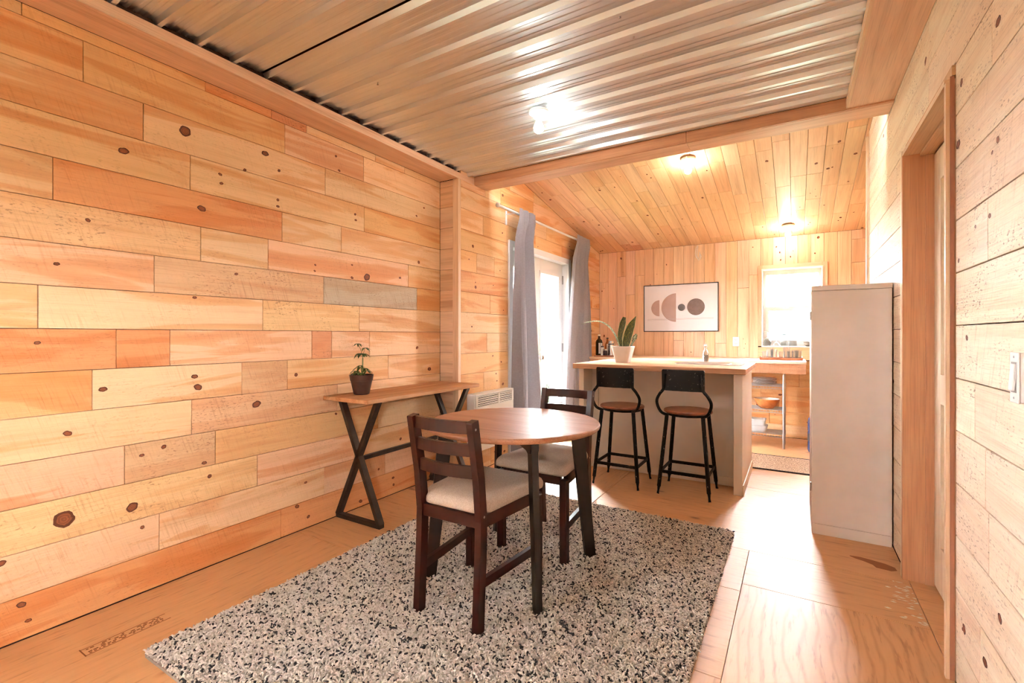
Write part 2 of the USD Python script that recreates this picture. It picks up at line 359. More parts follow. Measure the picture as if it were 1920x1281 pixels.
mat('snake_leaf', {'wc': ('attribute', {'attribute': 'wc'}), 'sx': ('separate_xyz', {}), 'a': ('math', {'math_type': 'absolute'}), 'm': ('mapping', {'scale': (3.5, 55.0, 1.0)}), 'n': ('noise_texture', {'scale': 1.0, 'detail': 3.0, 'distortion': .8}),
    'r': ('rgb_ramp', {'ramp': [(.36, S(28, 40, 14)), (.52, S(58, 66, 22)), (.70, S(120, 118, 48))]}), 're': ('rgb_ramp', {'ramp': [(.84, (0, 0, 0)), (.92, (1, 1, 1))]}),
    'mx': ('mix', {'mix_type': 'mix', 'color2': S(206, 208, 156)}), 'p': ('principled_bsdf', {'roughness': .35})},
    [('wc.vector', 'sx.vector'), ('sx.x', 'a.value1'), ('a.value', 're.fac'), ('re.color', 'mx.fac'), ('wc.vector', 'm.vector'), ('m.vector', 'n.vector'), ('n.fac', 'r.fac'), ('r.color', 'mx.color1'), ('mx.color', 'p.base_color')])
mat('pale_leaf', {'wc': ('attribute', {'attribute': 'wc'}), 'm': ('mapping', {'scale': (2.0, 60.0, 1.0)}), 'n': ('noise_texture', {'scale': 1.0, 'detail': 3.0}),
    'r': ('rgb_ramp', {'ramp': [(.42, S(58, 78, 44)), (.52, S(176, 190, 160)), (.7, S(214, 220, 196))]}), 'p': ('principled_bsdf', {'roughness': .4})},
    [('wc.vector', 'm.vector'), ('m.vector', 'n.vector'), ('n.fac', 'r.fac'), ('r.color', 'p.base_color')])
noisy('yarn_cream', S(214, 202, 191), S(228, 216, 206), scale=30, rough=.95)
noisy('yarn_grey', S(180, 168, 158), S(194, 182, 173), scale=30, rough=.95)
noisy('yarn_dark', S(44, 42, 46), S(64, 60, 64), scale=30, rough=.95)
plain('rug_base', S(150, 138, 128), .95)
noisy('ground_cover', S(52, 60, 38), S(78, 84, 56), scale=3, rough=.95)
noisy('grass_blade', S(24, 36, 16), S(44, 58, 28), scale=5, rough=.6)
noisy('hedge_leaf', S(44, 60, 36), S(62, 78, 48), scale=6, rough=.8)
noisy('siding_green', S(34, 52, 46), S(44, 64, 56), scale=6, rough=.7)
plain('cable_white', S(226, 214, 204), .5)

# ------------------------------------------------------------------ board building
TONES = {'L': S(230, 188, 150), 'P': S(230, 182, 150), 'T': S(226, 180, 138), 'O': S(224, 172, 124), 'R': S(214, 148, 102), 'D': S(212, 142, 98), 'B': S(210, 164, 126),
         'G': S(184, 162, 140), 'Y': S(224, 178, 130), 'C': S(228, 190, 154), 'W': S(240, 216, 192), 'V': S(234, 206, 182)}
TONES = {k: (v[0], v[1] * 1.03, v[2] * .95) for k, v in TONES.items()}
def jit(t, rng, a=.05):
    k = 1 + rng.uniform(-a, a); return tuple(min(1, c * k * (1 + rng.uniform(-.02, .02))) for c in t)

class Plane:
    """a board surface: O + u U + v V + n N, u horizontal along the wall, v up, N towards the room"""
    def __init__(s, O, U, V):
        s.O, s.U, s.V = (np.array(x, float) for x in (O, U, V)); s.N = np.cross(s.U, s.V); s.N /= np.linalg.norm(s.N)
    def pts(s, uvn): uvn = np.asarray(uvn, float); return s.O + uvn[:, :1] * s.U + uvn[:, 1:2] * s.V + uvn[:, 2:3] * s.N

def board_mesh(pl, poly, t=.018, c=.0012):
    """a board with its face on the plane's n = 0, thickness t behind; rectangles get a chamfered face"""
    x0, y0, x1, y1 = poly.bounds
    if abs(poly.area - (x1 - x0) * (y1 - y0)) < 1e-6:
        P = []
        for (a, z) in ((0, -t), (0, -c), (c, 0)):
            P += [(x0 + a, y0 + a, z), (x1 - a, y0 + a, z), (x1 - a, y1 - a, z), (x0 + a, y1 - a, z)]
        F = [(0, 2, 1), (0, 3, 2), (8, 9, 10), (8, 10, 11)]
        for o in (0, 4):
            for k in range(4):
                a, b = o + k, o + (k + 1) % 4
                F += [(a, b, b + 4), (a, b + 4, a + 4)]
        P = np.array(P, float)
    else:
        e = trimesh.creation.extrude_polygon(poly, t, engine='earcut'); P = e.vertices.copy(); P[:, 2] -= t; F = e.faces
    # flat shading: unshare vertices
    P = P[np.asarray(F).reshape(-1)]; F = np.arange(len(P)).reshape(-1, 3)
    return trimesh.Trimesh(pl.pts(P), F, process=False), P

def board(parent, pl, poly, tone, rng, material, along='u', t=.018, name='plank', gap=.0011, proud=0.0):
    g = poly.buffer(-gap, join_style=2) if gap else poly
    if g.is_empty or g.area < 2e-4: return []
    out = []
    for q in getattr(g, 'geoms', [g]):
        if q.area < 2e-4: continue
        m, P = board_mesh(pl, q, t)
        if proud: m.apply_translation(pl.N * proud)
        off = np.array([rng.uniform(0, 60), rng.uniform(0, 60), rng.uniform(0, 20)])
        A = P[:, [0, 1, 2]] if along == 'u' else P[:, [1, 0, 2]]
        out.append((obj(name, m, material, parent, tone=tone, wc=A + off), q))
    return out

def knot(plank, pl, u, v, ru, rv, rng, proud=.0006):
    n = 16; P = [(u, v, proud)]; W = [(0, 0, 0)]; s = rng.uniform(0, 50)
    for k in range(n):
        a = 2 * math.pi * k / n; q = 1 + .12 * math.sin(2 * a + s) + .06 * math.sin(5 * a + 2 * s)
        P.append((u + ru * q * math.cos(a), v + rv * q * math.sin(a), proud * .6)); W.append((1, math.cos(a) * .5 + s, math.sin(a) * .5))
    W[0] = (0, s, 0)
    F = [(0, k + 1, (k + 1) % n + 1) for k in range(n)]
    obj('knot', trimesh.Trimesh(pl.pts(P), F, process=False), 'knot_wood', plank, wc=np.array(W))

def struct(name, label, cat_, **k): return thing(name, label, cat_, kind='structure')

def rows_of_boards(parent, pl, region, edges, joints, tones, rng, material, along='u', lo=None, hi=None, palette='LPTCO', lens=(.45, 1.2), knots=(), auto=.0, gap=.0011, t=.018, matpick=None):
    """edges: row boundaries across the boards; joints/tones: per row; missing rows are drawn at random"""
    made = []
    for i in range(len(edges) - 1):
        a, b = edges[i], edges[i + 1]
        js = list(joints[i]) if i in joints else None
        if js is None:
            js, x = [], lo + rng.uniform(.15, lens[1])
            while x < hi - .15: js.append(x); x += rng.uniform(*lens)
        xs = [lo] + [j for j in js if lo < j < hi] + [hi]
        tn = tones.get(i, '')
        for k in range(len(xs) - 1):
            r = sbox(xs[k], a, xs[k + 1], b) if along == 'u' else sbox(a, xs[k], b, xs[k + 1])
            q = r.intersection(region)
            if q.is_empty: continue
            key = tn[k] if k < len(tn) else rng.choice(palette)
            mt = matpick(key) if matpick else material
            for (o, poly) in board(parent, pl, q, jit(TONES[key], rng), rng, mt, along, t=t, gap=gap):
                made.append((o, poly))
                for (ku, kv, kr) in knots:
                    if poly.buffer(-kr * .6).contains(Point(ku, kv)): knot(o, pl, ku, kv, kr * 1.25, kr, rng)
                if auto and rng.random() < auto and poly.area > .02:
                    x0, y0, x1, y1 = poly.bounds
                    for _ in range(rng.choice([1, 1, 2, 3])):
                        kr = rng.choice([.004, .006, .008, .013])
                        ku, kv = rng.uniform(x0 + .03, x1 - .03), rng.uniform(y0 + .025, y1 - .025)
                        if poly.buffer(-kr).contains(Point(ku, kv)): knot(o, pl, ku, kv, kr * (1.25 if along == 'u' else .9), kr * (.9 if along == 'u' else 1.25), rng)
    return made

# ================================================================== THE ROOM
XL, XL2, XR, XK, YB, YF, YRET = -2.53, -2.336, 0.46, 0.78, 6.227, -1.6, 3.037
slope = lambda y: 2.299 + .1842 * (YB - y)
PITCH, Z0 = .1708, 1.1917

# ---- left wall
SY0, SY1, SZ0, SZ1 = -1.45, -.65, 1.0, 1.9   # unseen side window behind the viewpoint, added to bring in daylight
rng = random.Random(11)
wl = struct('wall_left', 'long wall of horizontal peach pine boards with dark knots, on the left', 'wall')
obj('wall_backing', [bx(-2.72, -2.5485, -1.75, SY0, -.1, 2.62), bx(-2.72, -2.5485, SY1, 3.10, -.1, 2.62), bx(-2.72, -2.5485, SY0, SY1, -.1, SZ0), bx(-2.72, -2.5485, SY0, SY1, SZ1, 2.62), bx(-2.72, -2.3545, 3.056, 3.80, -.1, 3.0), bx(-2.56, -2.3545, 3.80, 5.222, 2.075, 3.0), bx(-2.56, -2.3545, 5.222, 6.44, -.1, 3.0)], 'dark_gap', wl)
PL = Plane((XL, 0, 0), (0, -1, 0), (0, 0, 1)); PL.U = np.array((0, 1.0, 0)); PL.N = np.array((1.0, 0, 0))
edges = [Z0 + PITCH * k for k in range(-7, 8)] + [2.436]
edges[0] = 0.003
LJ = {14: [.571, 1.223, 1.57, 1.793, 2.336, 2.626], 13: [.752, 1.651, 2.231], 12: [.962, 1.924], 11: [1.155, 2.236], 10: [.659, 1.634, 2.046], 9: [1.202, 1.55, 2.663],
      8: [1.004, 1.913, 2.76], 7: [.616, 1.52, 2.194], 6: [.863, 1.068, 1.829, 1.972, 2.283], 5: [.781, 1.404, 1.667, 2.457], 4: [1.161, 2.015], 3: [.892, 1.271, 2.361],
      2: [1.489, 2.145], 1: [1.024, 1.919, 2.426], 0: [1.626]}
LT = {14: 'TORDLLT', 13: 'OOPL', 12: 'TLC', 11: 'TLO', 10: 'TRCL', 9: 'YCPL', 8: 'PBGO', 7: 'CCYL', 6: 'RRPDPL', 5: 'OCBTL', 4: 'LBL', 3: 'PBOL', 2: 'YPL', 1: 'PLPP', 0: 'RRP'}
LK = [(1.132, 2.153, .0225), (.889, 1.976, .015), (1.533, 2.178, .015), (1.615, 2.107, .0075), (1.608, 1.938, .0075), (1.206, 1.796, .015), (1.294, 1.992, .0075), (1.3, 1.947, .0075), (.767, 1.646, .0075), (.67, 1.451, .0075), (1.375, 1.489, .0075), (1.174, 1.351, .0075), (2.259, 1.566, .0225), (2.132, 1.549, .009), (2.575, 1.595, .009), (.614, 1.136, .0075), (.817, .935, .0112), (1.174, .963, .0112), (1.189, .909, .015), (.703, .767, .0112), (.587, .845, .0112), (1.484, .788, .0187), (1.042, .644, .009), (.956, .623, .0075), (1.218, .528, .009), (1.243, .455, .009), (.92, .4, .0187), (.692, .422, .03), (.958, .297, .0075), (.57, .137, .0112), (1.786, .278, .0075), (2.76, 1.069, .0112), (2.904, .894, .015), (1.722, .932, .0097), (2.204, .039, .0112), (1.729, .151, .0112), (1.804, .066, .009), (2.004, .661, .0075), (2.581, .391, .0097), (2.505, .12, .0097), (2.51, .068, .009), (1.42, 2.052, .0075), (2.004, 2.317, .0075), (2.029, 2.232, .0075), (1.608, 1.901, .0075), (2.158, 1.977, .0075), (2.163, 1.939, .0075), (2.84, 2.178, .0075), (2.754, 2.096, .0075), (2.779, 1.738, .0112), (1.852, 1.598, .006), (1.848, 1.561, .006), (2.132, 1.634, .006), (.516, .316, .0112), (.589, .067, .0075), (2.366, .217, .0075)]
for k in LJ:   # the boards behind the camera's view
    r2 = random.Random(k); x, extra = -.2 - r2.uniform(0, .9), []
    while x > YF + .2: extra.insert(0, x); x -= r2.uniform(.5, 1.1)
    LT[k] = ''.join(r2.choice('LPTC') for _ in extra) + LT[k]; LJ[k] = extra + LJ[k]
pick = lambda key: 'pine_rough' if key in 'GYDB' else 'pine_sawn'
rows_of_boards(wl, PL, sbox(YF, 0, YRET, 2.436).difference(sbox(SY0 - .003, SZ0 - .003, SY1 + .003, SZ1 + .003)), edges, LJ, LT, rng, 'pine_sawn', lo=YF, hi=YRET, knots=LK, matpick=pick)
# the short return facing the camera, and the corner trim
PRt = Plane((0, YRET, 0), (1, 0, 0), (0, 0, 1))
rows_of_boards(wl, PRt, sbox(XL + .0005, 0, -2.391, 2.436), edges, {i: [] for i in range(15)}, {}, rng, 'pine_smooth', lo=XL + .0005, hi=-2.391, palette='TOL')
cw = lambda ax, s: (lambda p: (p[:, [ax, (ax + 1) % 3, (ax + 2) % 3]] + np.array([s * 3.1, s * 7.7, s])))
obj('corner_trim', bx(-2.392, -2.333, 3.029, 3.064, 0, 2.436, .002), 'pine_smooth', wl, tone=TONES['L'], wc=cw(2, 5))
# second stretch of the left wall with the French door
PL2 = Plane((XL2, 0, 0), (0, 1, 0), (0, 0, 1)); PL2.N = np.array((1.0, 0, 0))
reg2 = Polygon([(3.065, 0), (YB, 0), (YB, slope(YB)), (3.42, slope(3.42)), (3.065, 2.80)]).difference(sbox(3.80, -1, 5.222, 2.075))
e2 = [1.1845 + .1706 * k for k in range(-7, 11)]; e2[0] = .003
J2 = {14: [3.419, 3.672, 4.3], 13: [4.6, 5.5], 12: [3.386, 4.35, 5.0], 11: [4.75, 5.75], 10: [3.29, 3.564, 5.6], 9: [5.95], 8: [3.495, 5.7], 7: [], 6: [3.444, 5.8], 5: [], 4: [3.394]}
rows_of_boards(wl, PL2, reg2, e2, J2, {}, rng, 'pine_sawn', lo=3.065, hi=YB, palette='LTOLP', lens=(.4, .9), auto=.45)

# ---- back wall
rng = random.Random(23)
wb = struct('wall_back', 'far kitchen wall of upright narrow pine boards around the window', 'wall')
WX0, WX1, WZ0, WZ1 = -.332, .249, 1.041, 1.928
obj('wall_backing', [bx(-2.56, WX0 - .012, 6.2465, 6.44, -.1, 2.7), bx(WX1 + .012, .96, 6.2465, 6.44, -.1, 2.7), bx(WX0 - .012, WX1 + .012, 6.2465, 6.44, -.1, WZ0 - .012), bx(WX0 - .012, WX1 + .012, 6.2465, 6.44, WZ1 + .012, 2.7)], 'dark_gap', wb)
PB = Plane((0, YB, 0), (1, 0, 0), (0, 0, 1))
bx_edges = [-2.336] + [-2.208 + .1238 * k for k in range(25)]
bx_edges = [e for e in bx_edges if e < XK - .02] + [XK]
regB = sbox(XL2, .88, XK, slope(YB)).difference(sbox(-.379, .88, .302, 1.98))
JB = {}
for i in range(len(bx_edges) - 1): JB[i] = [rng.uniform(1.0, 2.2)] if rng.random() < .45 else []
JB[0] = [1.9]; JB[2] = [1.96]; JB[4] = [1.96]; JB[14] = [1.73]; JB[15] = [1.88]; JB[23] = [1.95, 2.2]; JB[16] = [1.72]
rows_of_boards(wb, PB, regB, bx_edges, JB, {2: 'PO', 5: 'OO', 16: 'LB', 6: 'OO', 8: 'P', 10: 'P', 23: 'OBP'}, rng, 'pine_smooth', along='v', lo=.88, hi=2.31, palette='LPOPL', auto=.5)
PBl = Plane((0, YB - .016, 0), (1, 0, 0), (0, 0, 1))
eb = [.003] + [.145 * k for k in range(1, 7)]; eb[-1] = .879
rows_of_boards(wb, PBl, sbox(XL2, 0, XK, .879), eb, {}, {}, rng, 'pine_sawn', lo=XL2, hi=XK, palette='OTOLY', lens=(.5, 1.0), auto=.5, t=.03)

# ---- right wall
rng = random.Random(37)
wr = struct('wall_right', 'near wall of pale rough sawn horizontal boards on the right', 'wall')
DY0, DY1, DZ = 2.14, 2.885, 2.022
YRE = 4.30
TY0, TY1, TZ0, TZ1 = -1.3, -.65, 1.05, 1.85   # second unseen window, added so more daylight reaches the left wall
obj('wall_backing', [bx(.4795, .64, TY1, DY0 - .012, -.1, 3.0), bx(.4795, .64, -1.75, TY0, -.1, 3.0), bx(.4795, .64, TY0, TY1, -.1, TZ0), bx(.4795, .64, TY0, TY1, TZ1, 3.0), bx(.4795, .64, DY1 + .03, YRE, -.1, 3.0), bx(.4795, .64, DY0 - .012, DY1 + .03, DZ + .03, 3.0), bx(.64, .78, DY0 - .1, DY1 + .1, -.1, 2.3),
    bx(.4795, .96, YRE - .05, YRE, -.1, 3.0)], 'dark_gap', wr)
PR = Plane((XR, 0, 0), (0, -1, 0), (0, 0, 1)); PR.U = np.array((0, 1.0, 0)); PR.N = np.array((-1.0, 0, 0))
class PlaneL(Plane):
    pass
er = [1.1976 + .1757 * k for k in range(-7, 10)]; er[0] = .003
regR = Polygon([(YF, 0), (YRE, 0), (YRE, slope(YRE)), (3.47, slope(3.47)), (3.47, 2.60), (YF, 2.60)]).difference(sbox(DY0 - .018, -1, DY1 + .048, DZ + .06)).difference(sbox(TY0 - .003, TZ0 - .003, TY1 + .003, TZ1 + .003))
JR = {5: [1.924, 3.5], 4: [1.832, 3.9], 3: [1.806], 1: [1.877], 8: [1.814], 11: [1.781, 3.2]}
for i in range(16):
    base = JR.get(i, [])
    r2 = random.Random(100 + i); x = .9 - r2.uniform(0, .6)
    JR[i] = sorted([j for j in base] + [x, x - 1.1] + ([2.5, 3.1 + r2.uniform(0, .9)] if i >= 11 and not base else []) + ([3.2 + r2.uniform(0, .8)] if i < 11 and len(base) < 2 and r2.random() < .7 else []))
RK = [(2.057, 1.984, .012), (1.734, 1.998, .014), (2.092, 1.796, .016), (1.737, 1.685, .009), (1.798, 1.496, .008), (1.919, 1.49, .006), (2.001, 1.157, .009), (1.722, .42, .012), (2.029, .228, .014), (1.836, .237, .014)]
def flip(made): pass
rows_of_boards(wr, PR, regR, er, JR, {}, rng, 'pine_weathered', lo=YF, hi=YRE, palette='WVWVW', knots=RK, auto=.12, gap=.0016)
obj('end_trim', bx(.442, .484, YRE - .004, YRE + .02, 0, slope(YRE) - .03, .002), 'pine_smooth', wr, tone=TONES['W'], wc=cw(2, 3))
# short kitchen wall beyond the corner
wk = struct('wall_right', 'short recessed kitchen wall beyond the grey cabinet', 'wall')
obj('wall_backing', bx(.80, .96, YRE, 6.44, -.1, 2.8), 'dark_gap', wk)
PK = Plane((XK, 0, 0), (0, -1, 0), (0, 0, 1)); PK.U = np.array((0, 1.0, 0)); PK.N = np.array((-1.0, 0, 0))
rows_of_boards(wk, PK, Polygon([(YRE, 0), (YB, 0), (YB, slope(YB)), (YRE, slope(YRE))]), [.003] + [.17 * k for k in range(1, 17)], {}, {}, rng, 'pine_sawn', lo=YRE, hi=YB, palette='LTO', lens=(.6, 1.2))

# ---- closed wall behind the camera, plus two added side windows for fill daylight
wf = struct('wall_front', 'boarded wall behind the viewpoint closing the room', 'wall')
obj('wall_panel', bx(-2.72, .64, -1.75, YF, -.1, 2.62), 'pine_smooth', wf, tone=TONES['L'], wc=cw(0, 2))
w2 = struct('window_2', 'white framed side window added behind the viewpoint for daylight', 'window')
obj('frame', [bx(-2.64, -2.525, SY0, SY0 + .05, SZ0, SZ1), bx(-2.64, -2.525, SY1 - .05, SY1, SZ0, SZ1), bx(-2.64, -2.525, SY0 + .05, SY1 - .05, SZ1 - .05, SZ1), bx(-2.64, -2.525, SY0 + .05, SY1 - .05, SZ0, SZ0 + .05)], 'white_paint', w2)
obj('pane', bx(-2.60, -2.595, SY0 + .05, SY1 - .05, SZ0 + .05, SZ1 - .05), 'window_glass', w2)

w3 = struct('window_3', 'white framed side window added in the right wall behind the viewpoint for daylight', 'window')
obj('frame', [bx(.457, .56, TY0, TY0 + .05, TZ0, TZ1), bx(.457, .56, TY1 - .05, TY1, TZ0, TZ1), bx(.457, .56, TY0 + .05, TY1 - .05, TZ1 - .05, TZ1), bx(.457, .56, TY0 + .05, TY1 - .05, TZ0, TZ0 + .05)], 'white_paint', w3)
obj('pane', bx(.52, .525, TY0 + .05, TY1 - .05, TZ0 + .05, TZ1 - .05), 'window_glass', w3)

# ---- floor: plywood sheets
rng = random.Random(5)
flr = struct('floor', 'worn plywood sheet floor', 'floor')
obj('subfloor', bx(-2.72, .96, -1.75, 6.44, -.12, -.0185), 'dark_gap', flr)
PFl = Plane((0, 0, 0), (1, 0, 0), (0, 1, 0))
FT = S(214, 160, 108)
sheets = [((-2.53, -1.6, -.216, 1.73), 'y', 0, 1.02), ((-.216, -1.6, .4595, 2.448), 'y', 1, 1.0), ((-.216, 2.448, .4595, 2.845), 'x', 0, .98), ((-2.53, 1.73, -.216, 2.372), 'x', 0, 1.0), ((-2.53, 2.372, -.216, 2.845), 'x', 0, .98),
          ((-2.53, 2.845, -1.21, 3.037), 'x', 0, 1.0), ((-2.336, 3.037, -1.21, 4.022), 'y', 0, 1.0), ((-1.21, 2.845, .4595, 4.022), 'x', 0, 1.0), ((.46, 2.13, .635, 2.90), 'x', 0, 1.0),
          ((-2.336, 4.022, -1.0, 6.21), 'x', 0, .98), ((-1.0, 4.022, .4595, 5.24), 'x', 0, .96), ((.46, 4.30, .78, 5.24), 'x', 0, .96), ((-1.0, 5.24, .78, 6.21), 'x', 0, .95)]
ply = []
for (r, ax, fig, k) in sheets:
    ply += board(flr, PFl, sbox(*r), tuple(c * k for c in FT), rng, 'plywood_figured' if fig else 'plywood', along='u' if ax == 'x' else 'v', name='plywood_sheet', gap=.001)
first_sheet = ply[0][0]
# faded, unreadable mill stamp on the first sheet: ruled box and broken marks
ink = []
sx, sy = -2.262, .665
for a in (0, .052): ink.append(bx(sx + a, sx + a + .003, sy, sy + .27, 0, .0005))
ink.append(bx(sx - .006, sx + .058, sy - .004, sy, 0, .0005))
r_ = random.Random(3)
for row in range(4):
    y = sy + .012
    while y < sy + .25:
        l = r_.uniform(.004, .016)
        if r_.random() < .7: ink.append(bx(sx + .008 + row * .011, sx + .014 + row * .011, y, y + l, 0, .0005))
        y += l + r_.uniform(.003, .008)
obj('ink_stamp', ink, 'ink', first_sheet)

st = Polygon([(.235, 3.055), (.265, 3.03), (.30, 3.015), (.335, 2.99), (.345, 2.962), (.405, 2.955), (.43, 2.975), (.425, 3.01), (.39, 3.035), (.34, 3.05), (.29, 3.062)]).buffer(-.006).buffer(.006)
obj('water_stain', prism(st, 'z', 0, .0003), 'stain_wood', ply[7][0])
r_ = random.Random(21); sc_ = []
for k in range(46):
    y = r_.uniform(2.46, 2.86); x = .455 - abs(r_.gauss(0, .035)); w_, h_ = r_.uniform(.004, .016), r_.uniform(.003, .008)
    sc_.append(prism(Polygon([(x - w_, y), (x, y + h_), (x + min(w_, .4585 - x), y), (x, y - h_ * .8)]), 'z', 0, .0004))
obj('plaster_scuff', sc_, 'porcelain', ply[2][0])

# ---- ceilings
ce = struct('ceiling', 'ribbed galvanised metal ceiling over the dining area', 'ceiling')
obj('roof_deck', bx(-2.72, .64, -1.75, 3.47, 2.62, 2.72), 'dark_gap', ce)
def metal(y0, y1, dz, tilt=0.0):
    prof = []
    k0 = int(math.floor((y0 - .786) / .1585)) - 1
    for k in range(k0, k0 + 40):
        c = .786 + .1585 * k
        prof += [(c - .018, 2.512), (c - .009, 2.4895), (c + .009, 2.4895), (c + .018, 2.512)]
        for m_ in (.044, .079, .1145):
            prof += [(c + m_ - .009, 2.512), (c + m_ - .005, 2.5095), (c + m_ + .005, 2.5095), (c + m_ + .009, 2.512)]
    prof = [(y, z) for y, z in prof if y0 < y < y1]
    prof = [(y0, 2.512)] + prof + [(y1, 2.512)]
    xs = np.linspace(-2.352, .262, 2)
    V, F = [], []
    for x in xs: V += [(x, y, z + dz + tilt * max(0, 1 - (y1 - y) / .1) ) for y, z in prof]
    n = len(prof)
    for i in range(len(xs) - 1):
        for j in range(n - 1):
            a, b = i * n + j, (i + 1) * n + j
            F += [(a, a + 1, b + 1), (a, b + 1, b)]
    m = trimesh.Trimesh(V, F, process=False)
    top = m.copy(); top.apply_translation((0, 0, .0008)); top.invert()
    return cat([m, top])
for (a, b, dz, tl) in ((-1.6, 1.398, .0, .0), (1.412, 2.204, .0015, .004), (2.196, 3.249, -.0015, 0)):
    obj('metal_panel', metal(a, b, dz, tl), 'galvanised', ce)
for (x, y) in ((-.63, 1.92), (-.62, 2.08), (-.62, 2.23), (-.62, 2.38), (-.61, 2.55), (-.6, 2.71), (-.6, 2.87), (-1.23, 2.53), (-.63, 1.76), (-.63, 1.6), (-1.9, 1.77)):
    obj('screw', lathe([(0, 2.494), (.0045, 2.4945), (.0045, 2.499), (.002, 2.499), (.002, 2.52), (0, 2.52)], 8, x, y), 'brushed_steel', ce)
rng = random.Random(41)
ck = struct('ceiling', 'sloping kitchen ceiling of narrow pine boards', 'ceiling')
obj('roof_deck', prism(Polygon([(3.47, slope(3.47) + .02), (6.44, slope(6.44) + .02), (6.44, slope(6.44) + .12), (3.47, slope(3.47) + .12)]), 'x', -2.56, .96), 'dark_gap', ck)
sl = math.hypot(1, .1842)
PC = Plane((0, YB, slope(YB)), (1, 0, 0), (0, -1 / sl, .1842 / sl)); PC.N = np.array((0, -.1842 / sl, -1 / sl))
ed = [-2.336] + [-2.20 + .12 * k for k in range(25)]; ed = [e for e in ed if e < XK - .02] + [XK]
Lc = (YB - 3.47) * sl
CJ = {i: [] for i in range(len(ed) - 1)}
for i in CJ:
    x = rng.uniform(.15, .8)
    while x < Lc - .2: CJ[i].append(x); x += rng.uniform(.3, .95)
rows_of_boards(ck, PC, sbox(XL2, 0, XK, Lc).difference(sbox(XR, (YB - YRE) * sl, 2, 9)), ed, CJ, {1: 'OPL', 2: 'OLPL', 3: 'RLPL', 4: 'DLPL', 6: 'OLL'}, rng, 'pine_ceiling', along='v', lo=0, hi=Lc, palette='TYTCYTOC', auto=.6)

# ---- soffits, fascia and beam
t1 = struct('trim_1', 'peach boxed soffit and fascia running along the top of the left wall', 'trim')
obj('soffit_board', bx(-2.53, -2.3545, YF, YRET - .008, 2.436, 2.452, .001), 'pine_smooth', t1, tone=TONES['P'], wc=cw(1, 1))
obj('fascia_board', bx(-2.354, -2.334, YF, 3.249, 2.4355, 2.4865, .0015), 'pine_smooth', t1, tone=TONES['P'], wc=cw(1, 2))
obj('nailer', bx(-2.53, -2.356, YF, YRET, 2.453, 2.60), 'dark_gap', t1)
t2 = struct('trim_2', 'wide plywood soffit running along the top of the right wall', 'trim')
obj('soffit_board', bx(.252, .4585, YF, 3.36, 2.4455, 2.462, .001), 'pine_smooth', t2, tone=TONES['P'], wc=cw(1, 3))
obj('fascia_board', bx(.243, .258, YF, 3.249, 2.4445, 2.497, .001), 'pine_smooth', t2, tone=TONES['C'], wc=cw(1, 4))
t3 = struct('trim_3', 'header beam crossing between metal ceiling and kitchen ceiling', 'trim')
obj('beam_face', [bx(-2.334, -.62, 3.2505, 3.27, 2.4375, 2.508, .001), bx(-.618, .4585, 3.2505, 3.27, 2.4375, 2.508, .001)], 'pine_smooth', t3, tone=S(206, 146, 92), wc=cw(0, 6))  # face tone darkened to carry the shade on this side of the beam
obj('beam_bottom', bx(-2.334, -.62, 3.2705, 3.42, 2.4365, 2.4555, .001), 'pine_smooth', t3, tone=TONES['P'], wc=cw(0, 7))
obj('beam_bottom', bx(-.618, .4585, 3.2705, 3.42, 2.4365, 2.4555, .001), 'pine_smooth', t3, tone=TONES['P'], wc=cw(0, 8))
obj('header_board', bx(-2.334, .4585, 3.42, 3.44, 2.44, slope(3.44) - .002), 'pine_smooth', t3, tone=TONES['L'], wc=cw(0, 9))
obj('gap_closer', bx(-2.334, .4585, 3.275, 3.40, 2.52, 2.618), 'dark_gap', t3)

# ---- window
w1 = struct('window_1', 'single hung white kitchen window over the glass tray', 'window')
obj('casing', [bx(-.379, WX0 - .001, 6.212, YB + .018, 1.04, 1.98, .002)], 'pine_smooth', w1, tone=TONES['B'], wc=cw(2, 1))
obj('casing', [bx(WX1 + .001, .302, 6.212, YB + .018, 1.04, 1.98, .002)], 'pine_smooth', w1, tone=TONES['P'], wc=cw(2, 2))
obj('casing', [bx(WX0 - .001, WX1 + .001, 6.212, YB + .018, WZ1 + .001, 1.98, .002)], 'pine_smooth', w1, tone=TONES['P'], wc=cw(0, 3))
obj('apron', [bx(-.379, .302, 6.216, YB + .018, .885, 1.028, .002)], 'pine_smooth', w1, tone=TONES['O'], wc=cw(0, 4))
obj('jamb_liner', [bx(WX0 - .011, WX0, 6.205, 6.43, WZ0, WZ1), bx(WX1, WX1 + .011, 6.205, 6.43, WZ0, WZ1), bx(WX0 - .011, WX1 + .011, 6.205, 6.43, WZ1, WZ1 + .011)], 'panel_edge', w1)
obj('sill', bx(WX0 - .011, WX1 + .011, 6.20, 6.43, WZ0 - .013, WZ0, .002), 'panel_edge', w1)
fy0, fy1 = 6.335, 6.375
obj('sash_frame', [bx(WX0, WX0 + .035, fy0, fy1, WZ0, WZ1), bx(WX1 - .03, WX1, fy0, fy1, WZ0, WZ1), bx(WX0 + .035, WX1 - .03, fy0, fy1, WZ1 - .05, WZ1), bx(WX0 + .035, WX1 - .03, fy0, fy1, WZ0, WZ0 + .05)], 'white_paint', w1, label='fixed outer frame')
obj('lower_sash', [bx(WX0 + .035, WX0 + .062, fy0 - .02, fy1 - .012, WZ0 + .05, 1.50), bx(WX1 - .055, WX1 - .03, fy0 - .02, fy1 - .012, WZ0 + .05, 1.50), bx(WX0 + .062, WX1 - .055, fy0 - .02, fy1 - .012, 1.452, 1.50), bx(WX0 + .062, WX1 - .055, fy0 - .02, fy1 - .012, WZ0 + .05, WZ0 + .068)], 'white_paint', w1)
obj('latch', bx(-.06, 0, fy0 - .03, fy0 - .002, 1.502, 1.512, .002), 'zinc_wire', w1)
